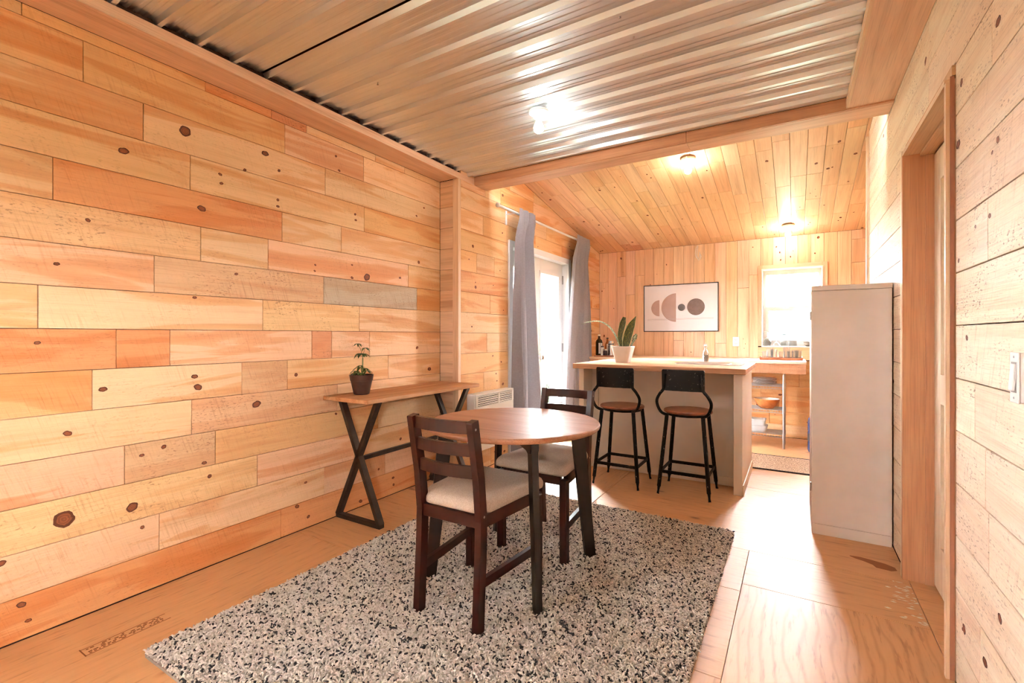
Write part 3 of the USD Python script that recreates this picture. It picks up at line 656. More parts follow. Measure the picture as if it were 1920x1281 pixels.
obj('pane', bx(WX0 + .035, WX1 - .03, 6.353, 6.358, 1.50, WZ1 - .05), 'window_glass', w1)
obj('pane', bx(WX0 + .062, WX1 - .055, 6.333, 6.338, WZ0 + .068, 1.452), 'window_glass', w1)

# ---- French door in the left wall
d2 = struct('door_2', 'white glazed French doors behind the grey curtains', 'door')
fx0, fx1 = -2.44, -2.40
obj('casing', [bx(-2.336, -2.318, 3.80, 3.868, 0, 2.072, .002), bx(-2.336, -2.318, 5.15, 5.222, 0, 2.072, .002), bx(-2.336, -2.318, 3.868, 5.15, 2.01, 2.072, .002),
    bx(-2.56, -2.336, 3.802, 3.868, 0, 2.072), bx(-2.56, -2.336, 5.15, 5.22, 0, 2.072), bx(-2.56, -2.336, 3.868, 5.15, 2.012, 2.072)], 'white_paint', d2)
obj('threshold', bx(-2.56, -2.33, 3.868, 5.15, 0, .02), 'brushed_steel', d2)
def leaf(y0, y1, gy0, gy1):
    lf = obj('door_leaf', [bx(fx0, fx1, y0, gy0, .022, 2.008, .002), bx(fx0, fx1, gy1, y1, .022, 2.008, .002), bx(fx0, fx1, gy0, gy1, 1.85, 2.008), bx(fx0, fx1, gy0, gy1, .022, .26)], 'white_paint', d2)
    obj('glazing_bead', [bx(fx1, fx1 + .01, gy0 - .026, gy0, .235, 1.876), bx(fx1, fx1 + .01, gy1, gy1 + .026, .235, 1.876), bx(fx1, fx1 + .01, gy0, gy1, 1.85, 1.876), bx(fx1, fx1 + .01, gy0, gy1, .235, .26)], 'white_paint', lf)
    obj('pane', bx(-2.424, -2.418, gy0, gy1, .26, 1.85), 'window_glass', lf)
    return lf
leaf(3.872, 4.452, 3.99, 4.335)
lf = leaf(4.456, 5.146, 4.58, 5.022)
obj('knob', T(R(lathe([(0, 0), (.028, 0), (.028, .006), (.011, .008), (.011, .03), (.024, .036), (.029, .05), (.024, .064), (0, .067)], 20), 90, (0, 1, 0)), fx1, 4.525, .925), 'chrome', lf, smooth=40)
for z in (1.826, 1.02, .22): obj('hinge', bx(fx1 - .002, fx1 + .012, 5.135, 5.162, z - .05, z + .05, .002), 'brushed_steel', lf)

# ---- panelled door in the right wall
d1 = struct('door_1', 'recessed unpainted pine panel door beside the light switch', 'door')
obj('jamb', bx(.436, .520, DY1, DY1 + .022, 0, DZ), 'pine_smooth', d1, tone=S(210, 146, 86), wc=cw(2, 11))
obj('stop', bx(.520, .64, DY1 - .008, DY1 + .022, 0, DZ), 'pine_smooth', d1, tone=S(202, 136, 78), wc=cw(2, 12))
obj('jamb_edge', bx(.4355, .446, DY1 + .022, DY1 + .046, 0, DZ + .03, .002), 'pine_smooth', d1, tone=TONES['W'], wc=cw(2, 13))
obj('jamb', [bx(.436, .64, DY0 - .012, DY0 + .008, 0, DZ)], 'pine_smooth', d1, tone=TONES['C'], wc=cw(2, 14))
obj('jamb_edge', bx(.4465, .4585, DY0 - .0145, DY0 - .012, 0, DZ + .018), 'pine_smooth', d1, tone=S(164, 98, 54), wc=cw(2, 15), label='brown plywood edge')
obj('head_jamb', bx(.436, .64, DY0 + .008, DY1, DZ - .002, DZ + .018), 'pine_smooth', d1, tone=TONES['C'], wc=cw(1, 16))
obj('head_stop', bx(.50, .548, DY0 + .008, DY1, DZ - .014, DZ - .002), 'pine_smooth', d1, tone=TONES['T'], wc=cw(1, 17))
obj('rough_header', bx(.452, .478, DY0 - .01, DY1 + .03, DZ + .022, DZ + .056), 'pine_rough', d1, tone=TONES['B'], wc=cw(1, 18))
dl = [bx(.550, .588, DY0 + .010, DY0 + .11, .012, DZ - .02), bx(.550, .588, DY1 - .118, DY1 - .010, .012, DZ - .02), bx(.550, .588, DY0 + .11, DY1 - .118, 1.86, DZ - .02), bx(.550, .588, DY0 + .11, DY1 - .118, .86, .99), bx(.550, .588, DY0 + .11, DY1 - .118, .012, .22)]
lf1 = obj('door_leaf', dl, 'pine_smooth', d1, tone=TONES['W'], wc=cw(2, 19))
obj('panel', bx(.566, .578, DY0 + .11, DY1 - .118, .99, 1.86), 'pine_smooth', lf1, tone=TONES['W'], wc=cw(2, 20))
obj('panel', bx(.566, .578, DY0 + .11, DY1 - .118, .22, .86), 'pine_smooth', lf1, tone=TONES['V'], wc=cw(2, 21))

# ================================================================== OUTSIDE
gd = tag(obj('ground', bx(-60, 60, -60, 60, -.5, -.32), 'ground_cover'), 'pale open ground outside the French doors', 'ground', kind='structure')
rng = random.Random(8)
bl = []
for _ in range(420):
    x, y = min(-2.85, rng.gauss(-3.3, .2)), rng.gauss(6.35, .35)
    h, a, l = rng.uniform(.5, 1.25), rng.uniform(0, 6.28), rng.uniform(.05, .4)
    l = min(l, abs(x + 2.74))
    y = min(y, 6.12 + .2 * random.Random(int(h * 1e6)).random() - .2)
    P = [(x, y, -.33), (x + .3 * l * math.cos(a), y + .3 * l * math.sin(a), -.33 + .6 * h), (x + l * math.cos(a), y + l * math.sin(a), -.33 + h)]
    w = .008; q = np.array((-math.sin(a) * w, math.cos(a) * w, 0))
    V = [P[0] - q, P[0] + q, P[1] - q * .8, P[1] + q * .8, P[2]]
    bl.append(trimesh.Trimesh(V, [(0, 1, 3), (0, 3, 2), (2, 3, 4)], process=False))
tag(obj('tall_grass', bl, 'grass_blade'), 'tall weedy grass growing outside the glass door', 'grass', kind='stuff')
rng = random.Random(9)
hp = []
for k in range(46):
    s_ = rng.uniform(.7, 1.4); b_ = trimesh.creation.icosphere(2, s_)
    b_.vertices *= 1 + .35 * (meshkit.fbm(b_.vertices * 2 + k * 3.7, 3)[:, None] - .5)
    hp.append(T(b_, -32 + rng.uniform(-1, 1), 40 + k * .95 - 14, -.2 + rng.uniform(-.2, .25)))
tag(obj('hedge', hp, 'hedge_leaf', smooth=True), 'low distant hedge line seen through the glass door', 'hedge', kind='stuff')
ow = thing('porch_wall', 'greenish slatted outside wall seen through the right of the door glass', 'wall', kind='structure')
obj('post', bx(-3.02, -2.92, 6.52, 6.62, -.33, 2.5, .004), 'siding_green', ow)
for k in range(18): obj('slat', bx(-2.92, -2.60, 6.55, 6.575, -.3 + .155 * k, -.17 + .155 * k, .003), 'siding_green', ow)

# ================================================================== THINGS
# ---- rug
rg = thing('rug', 'large cream shag rug with black flecks under the dining table', 'rug')
RX0, RX1, RY0, RY1 = -2.02, -.31, .775, 3.02
obj('backing', prism(sbox(RX0 + .008, RY0 + .008, RX1 - .008, RY1 - .008).buffer(.012), 'z', 0, .011), 'rug_base', rg)
rng = np.random.default_rng(4)
inst = UsdGeom.PointInstancer.Define(stage, pathof(rg) + '/pile')
tag(inst, kind='stuff')
protos = []
pr_ = random.Random(6)
for k in range(7):
    nm = 'tuft' if k == 0 else f'tuft_{k:03d}'
    l = pr_.uniform(.009, .014)
    m = tube(spline([(0, 0, -.006), (.001, .001, .006), (l * .5, pr_.uniform(-.003, .003), .0125), (l, pr_.uniform(-.004, .004), .0095)], 2), [.0024, .0028, .0030, .0029, .0027, .0024, .0014], 5)
    um = usdkit.mesh(stage, pathof(inst) + '/' + nm, m, M['yarn_dark' if k >= 5 else ('yarn_cream' if k < 3 else 'yarn_grey')], smooth=True)
    protos.append(um.GetPath())
inst.CreatePrototypesRel().SetTargets(protos)
sp = .0068
gx, gy = np.meshgrid(np.arange(RX0 + .002, RX1, sp), np.arange(RY0 + .002, RY1, sp))
P = np.c_[gx.ravel(), gy.ravel(), np.full(gx.size, .011)]
P[:, :2] += rng.uniform(-.0035, .0035, (len(P), 2)); P[:, 2] += rng.uniform(-.002, .004, len(P))
feet = [(-1.204 + a, 1.503 + b) for a, b in ((-.1505, -.012), (.1505, -.012), (-.187, .405), (.187, .405))] + [(-1.186 - a, 2.572 - b) for a, b in ((-.1505, -.012), (.1505, -.012), (-.187, .405), (.187, .405))] + [(-1.21 + .412 * math.cos(math.radians(45 + 90 * k)), 2.02 + .412 * math.sin(math.radians(45 + 90 * k))) for k in range(4)]
for fx_, fy_ in feet: P = P[np.hypot(P[:, 0] - fx_, P[:, 1] - fy_) > .034]
ang = rng.uniform(0, 2 * np.pi, len(P))
u_ = rng.random(len(P)); ids = np.where(u_ < .13, rng.integers(5, 7, len(P)), np.where(u_ < .76, rng.integers(0, 3, len(P)), rng.integers(3, 5, len(P))))
inst.CreatePositionsAttr(Vt.Vec3fArray.FromNumpy(P.astype(np.float32)))
inst.CreateProtoIndicesAttr(Vt.IntArray.FromNumpy(ids.astype(np.int32)))
q = Vt.QuathArray([Gf.Quath(float(math.cos(a / 2)), 0, 0, float(math.sin(a / 2))) for a in ang])
inst.CreateOrientationsAttr(q)
sc = rng.uniform(.85, 1.25, len(P)); inst.CreateScalesAttr(Vt.Vec3fArray.FromNumpy(np.c_[sc, sc, sc].astype(np.float32)))
RUGZ = .0115

# ---- dining chairs
def make_chair(label, loc, rz):
    t = thing('dining_chair', label, 'chair', loc, rz, None)
    w = 'espresso_wood'
    for s in (-1, 1):
        ln = LineString([(-.012, 0), (.006, .30), (.01, .43), (-.008, .60), (-.05, .826)])
        poly = ln.buffer(.0215, cap_style=2, join_style=1).buffer(-.004).buffer(.004)
        x = s * .1505
        lg = obj('rear_leg', prism(poly, 'x', x - .0145, x + .0145), w, t, smooth=35)
        for z, yy in ((.795, -.047), (.445, .01)): obj('screw_cap', T(R(lathe([(0, .001), (.005, .001), (.005, -.002), (0, -.002)], 12), 90 * s, (0, 1, 0)), x + s * .0145, yy, z), 'brushed_steel', lg)
        x = s * .187
        obj('front_leg', bx(x - .019, x + .019, .385, .425, 0, .425, .003), w, t)
        obj('stretcher', bar((s * .1505, .02, .182), (s * .185, .39, .182), .02, .036), w, t)
        obj('side_rail', bar((s * .1505, .03, .422), (s * .187, .39, .422), .021, .05), w, t)
    obj('front_rail', bx(-.17, .17, .394, .416, .397, .447, .002), w, t)
    obj('rear_rail', bx(-.14, .14, -.002, .02, .397, .447, .002), w, t)
    for zc, yc in ((.80, -.046), (.71, -.029), (.62, -.012)):
        arc = LineString([(x, yc - .022 * (1 - (x / .14) ** 2)) for x in np.linspace(-.14, .14, 13)]).buffer(.009, cap_style=2)
        obj('back_slat', prism(arc, 'z', zc - .024, zc + .024), w, t, smooth=35)
    out = outline(Polygon([(-.137, .002), (.137, .002), (.137, .03), (.206, .448), (-.206, .448), (-.170, .03), (-.137, .03)][:3] + [(.170, .036), (.208, .45), (-.208, .45), (-.170, .036), (-.137, .03)]).buffer(-.02).buffer(.02), 72)
    obj('seat_cushion', loft(out, [(.955, .448), (.99, .452), (1.0, .462), (.995, .476), (.965, .491), (.90, .503), (.75, .511), (.4, .515)]), 'cushion_fabric', t, smooth=True)
    return t
make_chair('dark ladder-back dining chair with beige seat, nearest, its back to the viewer', (-1.204, 1.503, RUGZ), 0)
c2 = make_chair('dark ladder-back dining chair with beige seat beyond the round table', (-1.186, 2.572, RUGZ), 180)

# ---- round dining table
tb = thing('dining_table', 'round wooden dining table with dark splayed legs on the rug', 'table', (-1.21, 2.02, RUGZ))
obj('tabletop', lathe([(0, .700), (.40, .700), (.421, .703), (.426, .709), (.4275, .716), (.426, .722), (.422, .726), (.414, .7275), (0, .7275)], 96), 'table_wood', tb, smooth=30, tone=S(178, 128, 98), wc=lambda p: np.c_[p[:, 0], p[:, 1], p[:, 2]] * [1, 1, 1] + [3, 7, 1])
for k in range(4):
    a = math.radians(45 + 90 * k); d = np.array((math.cos(a), math.sin(a))); tt = np.array((-d[1], d[0]))
    V = []
    for r, z, hw in ((.338, .69, .034), (.412, 0, .027)):
        for s1 in (-1, 1):
            for s2 in (-1, 1): V.append((*(d * (r + s1 * hw) + tt * s2 * .014), z))
    obj('leg', trimesh.Trimesh(V).convex_hull, 'table_leg_wood', tb)
    V = []
    poly = Polygon([(.02, .70), (.37, .70), (.372, .675), (.36, .648), (.335, .640), (.30, .650), (.02, .650)]).buffer(-.006).buffer(.006)
    m = prism(poly, 'y', -.019, .019); m = R(m, 45 + 90 * k, (0, 0, 1))
    obj('apron_rail', m, 'table_leg_wood', tb, smooth=35)

# ---- console table with X frames
cs = thing('console_table', 'narrow live wood console with dark steel X frames against the left wall', 'table', (-2.33, 2.47, 0))
obj('tabletop', bx(-.196, .204, -.565, .56, .7615, .787, .003), 'slab_wood', cs, tone=S(206, 158, 118), wc=lambda p: p[:, [1, 0, 2]] + [2, 5, 1])
for y in (-.45, .45):
    zt = .761
    ps = [((-.19, y, .02), (.165, y, zt)), ((.185, y, .02), (-.165, y, zt))]
    f = []
    for i, (p, q) in enumerate(ps):
        obj('leg', T(bar(p, q, .040, .026, up=(1, 0, .01)), 0, 0, 0), 'steel_brown', cs)
    obj('foot_bar', bx(-.197, .197, y - .02, y + .02, 0, .026, .002), 'steel_brown', cs)
obj('stretcher', bx(-.013, .013, -.43, .43, .382, .408, .002), 'steel_brown', cs)

# ---- potted umbrella plant
pp = thing('potted_plant', 'small umbrella plant in dark brown pot standing on the console', 'plant', (-2.388, 2.088, .787))
obj('pot', lathe([(0, .002), (.044, .0), (.049, .004), (.066, .085), (.0665, .088), (.0695, .0885), (.0745, .122), (.0755, .126), (.072, .126), (.068, .112), (0, .112)], 40), 'pot_dark', pp, smooth=35)
obj('soil', lathe([(0, .118), (.03, .119), (.069, .113)], 24), 'soil', pp)
rng = random.Random(12)
def leaflet(base, d, L, W, droop=.5):
    d = np.array(d, float); d /= np.linalg.norm(d)
    side = np.cross(d, (0, 0, 1)); side /= np.linalg.norm(side) + 1e-9
    V, F = [], []
    for i, t in enumerate(np.linspace(0, 1, 6)):
        c = np.array(base) + d * L * t + np.array((0, 0, -droop * L * t * t))
        w = W * math.sin(math.pi * (.06 + .92 * t)) ** .8
        V += [c - side * w + (0, 0, .12 * w), c, c + side * w + (0, 0, .12 * w)]
    for i in range(5):
        for j in (0, 1):
            a = i * 3 + j; F += [(a, a + 1, a + 4), (a, a + 4, a + 3)]
    m = trimesh.Trimesh(V, F, process=False); b = m.copy(); b.vertices -= (0, 0, .0006); b.invert()
    return cat([m, b])
stem_top = np.array((.012, .0, .235))
obj('stem', tube(spline([(.004, 0, .11), (.010, 0, .17), stem_top], 5), [.004] * 10 + [.003], 7), 'leaf_stem', pp, smooth=True)
whorls = [((-.03, -.004, .325), 5, .035, stem_top), ((.028, .006, .298), 6, .042, stem_top), ((-.012, .0, .262), 7, .048, stem_top), ((.03, -.012, .262), 5, .045, stem_top),
          ((-.032, .012, .172), 7, .045, (.004, 0, .13)), ((-.03, -.02, .15), 6, .045, (.004, 0, .12)), ((.036, .01, .152), 6, .04, (.004, 0, .125)), ((.0, .03, .165), 5, .04, (.004, 0, .12)), ((-.015, -.035, .14), 6, .04, (.004, 0, .115)), ((.028, -.025, .14), 6, .036, (.004, 0, .115)), ((.0, -.01, .185), 6, .036, (.005, 0, .14))]
for (c, n, L, root) in whorls:
    c = np.array(c)
    obj('stem', tube(spline([root, (np.array(root) + c) / 2 + (0, 0, .012), c], 4), .0014, 5), 'leaf_stem', pp, smooth=True)
    for k in range(n):
        a = 2 * math.pi * k / n + rng.uniform(-.25, .25)
        obj('leaf', leaflet(c, (math.cos(a), math.sin(a), .15), L * rng.uniform(.85, 1.1), L * .17, rng.uniform(.5, .9)), 'leaf_green', pp, smooth=True)

# ---- wall heater
ht = thing('heater', 'white slotted convector heater low on the left wall by the curtain', 'heater', (-2.336, 3.445, .2))
obj('body', bx(.004, .082, -.305, .305, .0, .478, .004), 'white_plastic', ht)
obj('front_panel', bx(.082, .094, -.300, .300, .0, .372, .003), 'white_plastic', ht)
obj('grille_surround', [bx(.082, .094, -.300, .300, .462, .478, .002), bx(.082, .094, -.300, -.27, .372, .462), bx(.082, .094, .27, .300, .372, .462), bx(.082, .094, .045, .062, .372, .462)], 'white_plastic', ht)
for k in range(5):
    m = bx(.081, .091, -.270, .270, -.0042, .0042)
    obj('slat', T(R(m, 25, (0, 1, 0), (.086, 0, 0)), 0, 0, .383 + .0175 * k), 'white_plastic', ht)
obj('grille_back', bx(.0822, .083, -.27, .27, .373, .461), 'dark_rubber', ht)  # dark sheet standing in for the shade between the slats

# ---- curtains and rod
rod = thing('curtain_rod', 'white curtain rod over the French doors', 'rod', (-2.25, 4.5, 2.315))
obj('pole', R(tube([(0, 0, -1.0), (0, 0, 1.06)], .012, 14), -90, (1, 0, 0)), 'white_paint', rod, smooth=40)
for y in (-1.012, 1.072): obj('finial', T(trimesh.creation.icosphere(2, .021), 0, y, 0), 'white_paint', rod, smooth=True)
for y in (-.74, 1.0): obj('bracket', [bx(-.084, -.078, y - .012, y + .012, -.11, .02), bx(-.078, .004, y - .005, y + .005, -.018, -.010)], 'white_paint', rod)
def curtain(label, top, mid, low, folds, seed, amp=.055):
    ys = lambda t, s: float(np.interp(t, [0, .35, 1], [top[s], mid[s], low[s]]))
    n, m_ = folds * 14, 26
    V, F = [], []
    r = random.Random(seed); ph = [r.uniform(-.5, .5) for _ in range(folds + 1)]
    for i in range(m_ + 1):
        t = i / m_; z = 2.352 - t * 2.336
        a, b = ys(t, 0), ys(t, 1)
        for j in range(n + 1):
            s = j / n
            k = s * folds
            am = amp * (.75 + .5 * t) * (.8 + .4 * math.sin(3.1 * s * folds + seed))
            w = math.sin(2 * math.pi * k + ph[min(int(k), folds)] * t * 2)
            x = -2.25 + am * w + .008 * math.sin(7 * t + 9 * s + seed) * t
            y = a + (b - a) * (s + .012 * math.sin(4 * math.pi * k) + .01 * t * math.sin(5 * t + 8 * s))
            if t < .05: x = -2.2335 + amp * .45 * (1 + w)
            elif t < .12: x += (.03 - 0) * (1 - (t - .05) / .07)
            V.append((x, y, z + .006 * math.cos(2 * math.pi * k * 2) * (t < .02)))
    for i in range(m_):
        for j in range(n):
            a = i * (n + 1) + j; F += [(a, a + n + 1, a + n + 2), (a, a + n + 2, a + 1)]
    g = trimesh.Trimesh(V, F, process=False)
    nn = g.vertex_normals
    bk = trimesh.Trimesh(g.vertices - nn * .0018, g.faces[:, ::-1], process=False)
    ct = thing('curtain', label, 'curtain', (0, 0, 0), 0, None)
    obj('cloth', cat([g, bk]), 'curtain_cloth', ct, smooth=True)
    return ct
curtain('grey floor length curtain drawn to the left side of the French doors', (3.80, 4.11), (3.775, 4.19), (3.785, 4.36), 3, 1)
curtain('grey floor length curtain drawn to the right side of the French doors, behind the island', (5.16, 5.55), (5.0, 5.64), (4.72, 5.66), 4, 2)

# ---- kitchen island
il = thing('kitchen_island', 'greige kitchen island with pale wood countertop', 'island', (0, 0, 0))
obj('countertop', bx(-1.63, -.303, 3.705, 4.625, .884, .9255, .003), 'table_wood', il, tone=S(204, 158, 124), wc=lambda p: p + [1, 4, 2])
obj('back_panel', bx(-1.556, -.389, 3.985, 4.003, 0, .884), 'island_panel', il)
obj('end_panel', bx(-.389, -.330, 3.772, 4.605, 0, .884, .002), 'greige_panel', il)
obj('end_panel', bx(-1.60, -1.556, 3.772, 4.605, 0, .884, .002), 'greige_panel', il)
obj('rear_panel', bx(-1.556, -.389, 4.57, 4.59, .1, .884), 'island_panel', il)
obj('filler_strip', bx(-1.556, -1.50, 3.966, 3.985, 0, .884, .001), 'panel_edge', il)
obj('skirting', bx(-.330, -.322, 3.79, 4.60, 0, .075, .002), 'panel_edge', il)
obj('skirting', bx(-1.50, -.389, 3.976, 3.985, 0, .07, .002), 'island_panel', il)
obj('support_rail', bx(-1.50, -.389, 3.955, 3.985, .845, .884), 'island_panel', il)
sk = thing('sink', 'round rimmed stainless sink set in the island countertop', 'sink', (-.62, 4.25, .9255))
rim = outline(sbox(-.255, -.195, .255, .175).buffer(-.06).buffer(.06), 64)
basin = outline(Point(0, 0).buffer(.165), 64)
obj('rim', prism(Polygon(rim).difference(Point(.0, -.01).buffer(.155)), 'z', .0002, .004), 'brushed_steel', sk)
obj('basin_lip', T(lathe([(.148, .004), (.150, .007), (.158, .0085), (.166, .006), (.168, .004)], 48), 0, -.01, 0), 'brushed_steel', sk, smooth=True)
obj('basin_floor', T(lathe([(0, .0046), (.1, .0046), (.150, .0052)], 40), 0, -.01, 0), 'brushed_steel', sk, smooth=True)
sb = thing('bottle', 'clear swing-top glass bottle standing behind the sink', 'bottle', (-.697, 4.535, .9257))
obj('glass_body', lathe([(0, .001), (.024, .001), (.027, .005), (.027, .075), (.02, .095), (.0105, .112), (.0095, .135), (.012, .138), (.012, .142), (.007, .142), (.0065, .112), (.0165, .092), (.0245, .073), (.0245, .006), (0, .004)], 28), 'clear_glass', sb, smooth=40)
obj('contents', lathe([(0, .006), (.0235, .006), (.0235, .062), (0, .062)], 20), 'zinc_wire', sb, smooth=40)
obj('stopper', lathe([(0, .143), (.010, .143), (.012, .150), (.009, .158), (0, .16)], 16), 'porcelain', sb, smooth=40)
obj('wire_bail', tube(spline([(.012, 0, .128), (.018, 0, .15), (0, 0, .168), (-.018, 0, .15), (-.012, 0, .128)], 5), .0013, 5), 'zinc_wire', sb)

# ---- snake plant
sn = thing('snake_plant', 'snake plant with one arching leaf in white pot on the island', 'plant', (-1.304, 4.06, .9256))
r2 = outline(sbox(-.088, -.088, .088, .088).buffer(-.04).buffer(.04), 56)
obj('pot', cat([loft(r2, [(.60, 0), (.64, .003), (.80, .06), (.93, .11), (.985, .133), (1.0, .142), (.99, .144), (.95, .144), (.93, .128)], cap_t=False), ]), 'pot_white', sn, smooth=40)
obj('soil', loft(r2, [(.93, .125), (.93, .127), (.4, .131)]), 'soil', sn)
def blade(path, widths, face, mat_, fold=.25, n=9):
    P = spline(path, 6); t = np.linspace(0, 1, len(P)); w = np.interp(t, np.linspace(0, 1, len(widths)), widths)
    tg = np.gradient(P, axis=0); tg /= np.linalg.norm(tg, axis=1, keepdims=True)
    V, W, F = [], [], []
    face = np.array(face, float)
    L = np.r_[0, np.cumsum(np.linalg.norm(np.diff(P, axis=0), axis=1))]
    for i, p in enumerate(P):
        side = np.cross(tg[i], face); side /= np.linalg.norm(side); nrm = np.cross(side, tg[i])
        for sgn in (1, -1):
            for j in range(n):
                s = 2 * j / (n - 1) - 1
                V.append(p + side * s * w[i] / 2 + nrm * (fold * w[i] * s * s * .5 + sgn * .0016 * math.sqrt(max(0, 1 - s * s)))); W.append((s, L[i], 0))
    m = 2 * n
    for i in range(len(P) - 1):
        for j in range(n - 1):
            a = i * m + j; F += [(a, a + 1, a + m + 1), (a, a + m + 1, a + m)]
            a += n; F += [(a, a + m + 1, a + 1), (a, a + m, a + m + 1)]
    return trimesh.Trimesh(V, F, process=False), np.array(W)
def add_blade(path, widths, face, mat_, **k):
    m, W = blade(path, widths, face, mat_, **k); obj('leaf', m, mat_, sn, smooth=True, wc=W)
fc = (.3, -.95, 0)
add_blade([(.018, 0, .12), (.04, -.005, .22), (.07, -.01, .31), (.118, -.015, .405)], [.052, .074, .078, .062, .003], fc, 'snake_leaf')
add_blade([(-.012, .005, .12), (-.028, .0, .22), (-.012, .0, .31), (.012, .0, .40)], [.022, .034, .046, .052, .056, .03], fc, 'snake_leaf')
add_blade([(.0, .03, .12), (.01, .032, .22), (.022, .03, .33)], [.026, .036, .03, .004], (.6, -.8, 0), 'pale_leaf')
add_blade([(-.02, .0, .12), (-.073, .0, .241), (-.136, 0, .323), (-.223, 0, .365), (-.311, 0, .362), (-.396, 0, .344)], [.016, .02, .022, .02, .016, .002], (.35, -.5, .8), 'pale_leaf')
add_blade([(.055, .02, .12), (.085, .03, .20), (.108, .035, .252)], [.014, .02, .04, .02], fc, 'pale_leaf')

# ---- bar stools
def make_stool(label, loc):
    t = thing('bar_stool', label, 'stool', loc, 0, None)
    e = 'worn_enamel'
    obj('seat', lathe([(0, .588), (.158, .588), (.170, .592), (.173, .600), (.171, .608), (.165, .6115), (0, .612)], 56), 'stool_seat_wood', t, smooth=30)
    obj('seat_ring', lathe([(.12, .570), (.150, .570), (.152, .573), (.152, .588), (.12, .588), (.12, .570)], 40), 'black_enamel', t, smooth=30)
    for sx in (-1, 1):
        for sy in (-1, 1):
            top, bot = np.array((sx * .125, sy * .12, .582)), np.array((sx * .172, sy * .168, .055))
            leg = obj('leg', tube([top, (top + bot) / 2, bot], .0142, 10), e, t, smooth=40)
            obj('foot', tube([bot + (0, 0, .004), bot + (sx * .003, sy * .003, -.03), bot + (sx * .006, sy * .006, -.052), bot + (sx * .007, sy * .007, -.0545)], [.012, .0075, .009, .011], 8), 'black_enamel', leg, smooth=40)
    z = .165
    k = lambda sx, sy: (sx * .1625, sy * .158, z)
    for a, b in (((-1, -1), (1, -1)), ((1, -1), (1, 1)), ((1, 1), (-1, 1)), ((-1, 1), (-1, -1))):
        obj('footrest_bar', bar(k(*a), k(*b), .009, .022), 'black_enamel', t)
    for s in (-1, 1):
        pts = spline([(s * .118, -.125, .576), (s * .158, -.148, .598), (s * .182, -.16, .645), (s * .186, -.168, .69), (s * .165, -.178, .735), (s * .136, -.183, .775), (s * .128, -.185, .83), (s * .122, -.187, .888)], 6)
        obj('back_tube', tube(pts, .0108, 9), e, t, smooth=40)
    pr = sbox(-.147, .765, .147, .918).buffer(-.012).buffer(.012)
    m = prism(pr, 'y', -.002, .002)
    m = m.subdivide_to_size(.03)
    m.vertices[:, 1] += -.176 - .0 + .018 * (m.vertices[:, 0] / .147) ** 2 - .03 * (m.vertices[:, 2] - .84) - .022
    obj('backrest', m, e, t, smooth=30)
    for x in (-.125, .125):
        for z2 in (.80, .885): obj('rivet', T(trimesh.creation.icosphere(1, .005), x, -.199 + .013, z2), 'black_enamel', t, smooth=True)
    return t
s1 = make_stool('black metal bar stool with round wood seat, left one at the island', (-1.19, 3.68, 0))
dup(s1, 'black metal bar stool with round wood seat, right one at the island', (-.692, 3.697, 0))

# ---- tall cabinet
cb = thing('cabinet', 'tall greige storage cabinet standing against the right wall', 'cabinet', (.081, 3.285, 0))
obj('side_panel', bx(0, .372, 0, .018, .062, 1.425, .0015), 'greige_panel', cb)
obj('plinth', bx(0, .372, .001, .40, 0, .0605, .0015), 'greige_panel', cb)
obj('top', bx(-.002, .374, -.002, .402, 1.427, 1.455, .0015), 'greige_panel', cb)
obj('side_panel', bx(0, .372, .382, .40, .062, 1.425, .0015), 'greige_panel', cb)
obj('rear_panel', bx(.36, .372, .018, .382, .062, 1.425), 'greige_panel', cb)
dr = obj('door', bx(-.003, .016, .0205, .378, .066, 1.422, .002), 'panel_edge', cb)
for z in (.27, 1.28): obj('hinge', bx(-.008, -.003, .012, .03, z - .025, z + .025, .001), 'brushed_steel', dr)

# ---- light switch
sw = thing('light_switch', 'white surface mounted rocker switch on the right wall', 'switch', (.4588, 1.567, 1.006))
obj('box', bx(-.013, 0, -.024, .024, .001, .117, .002), 'white_plastic', sw)
obj('cover_plate', bx(-.0165, -.0132, -.0255, .0255, -.001, .119, .0012), 'white_plastic', sw)
rk = R(bx(-.0045, .0005, -.0125, .0125, .028, .092, .001), 4, (0, 1, 0), (0, 0, .059)); obj('rocker', T(rk, -.017, 0, 0), 'white_paint', sw)
obj('rocker_gap', bx(-.0172, -.0166, -.0150, .0150, .024, .096), 'switch_shade', sw)  # thin grey sheet drawn as the shade around the rocker
for z in (.011, .108): obj('screw', T(R(lathe([(0, 0), (.003, 0), (.002, .0012), (0, .0014)], 10), -90, (0, 1, 0)), -.0167, 0, z), 'zinc_wire', sw)

# ---- ceiling lamps
def make_lamp(label, loc):
    t = thing('ceiling_lamp', label, 'lamp', loc, 0, 'bare bulb lamp holders')
    obj('holder', lathe([(0, 0), (.056, 0), (.058, -.006), (.056, -.014), (.047, -.021), (.036, -.026), (.030, -.04), (.022, -.045), (0, -.045)], 32), 'porcelain', t, smooth=35)
    obj('bulb', lathe([(0, -.046), (.013, -.046), (.0145, -.058), (.022, -.075), (.029, -.092), (.030, -.103), (.026, -.118), (.016, -.1275), (0, -.130)], 28), 'bulb_glow', t, smooth=True)
    return t
l1 = make_lamp('lit bare bulb in white holder on the ribbed metal ceiling', (-1.298, 2.457, 2.489))
dup(l1, 'lit bare bulb on the board ceiling just beyond the beam', (-.785, 4.201, slope(4.201) - .003), 0)
dup(l1, 'lit bare bulb on the board ceiling close to the kitchen window', (-.07, 5.90, slope(5.90) - .003), 0)

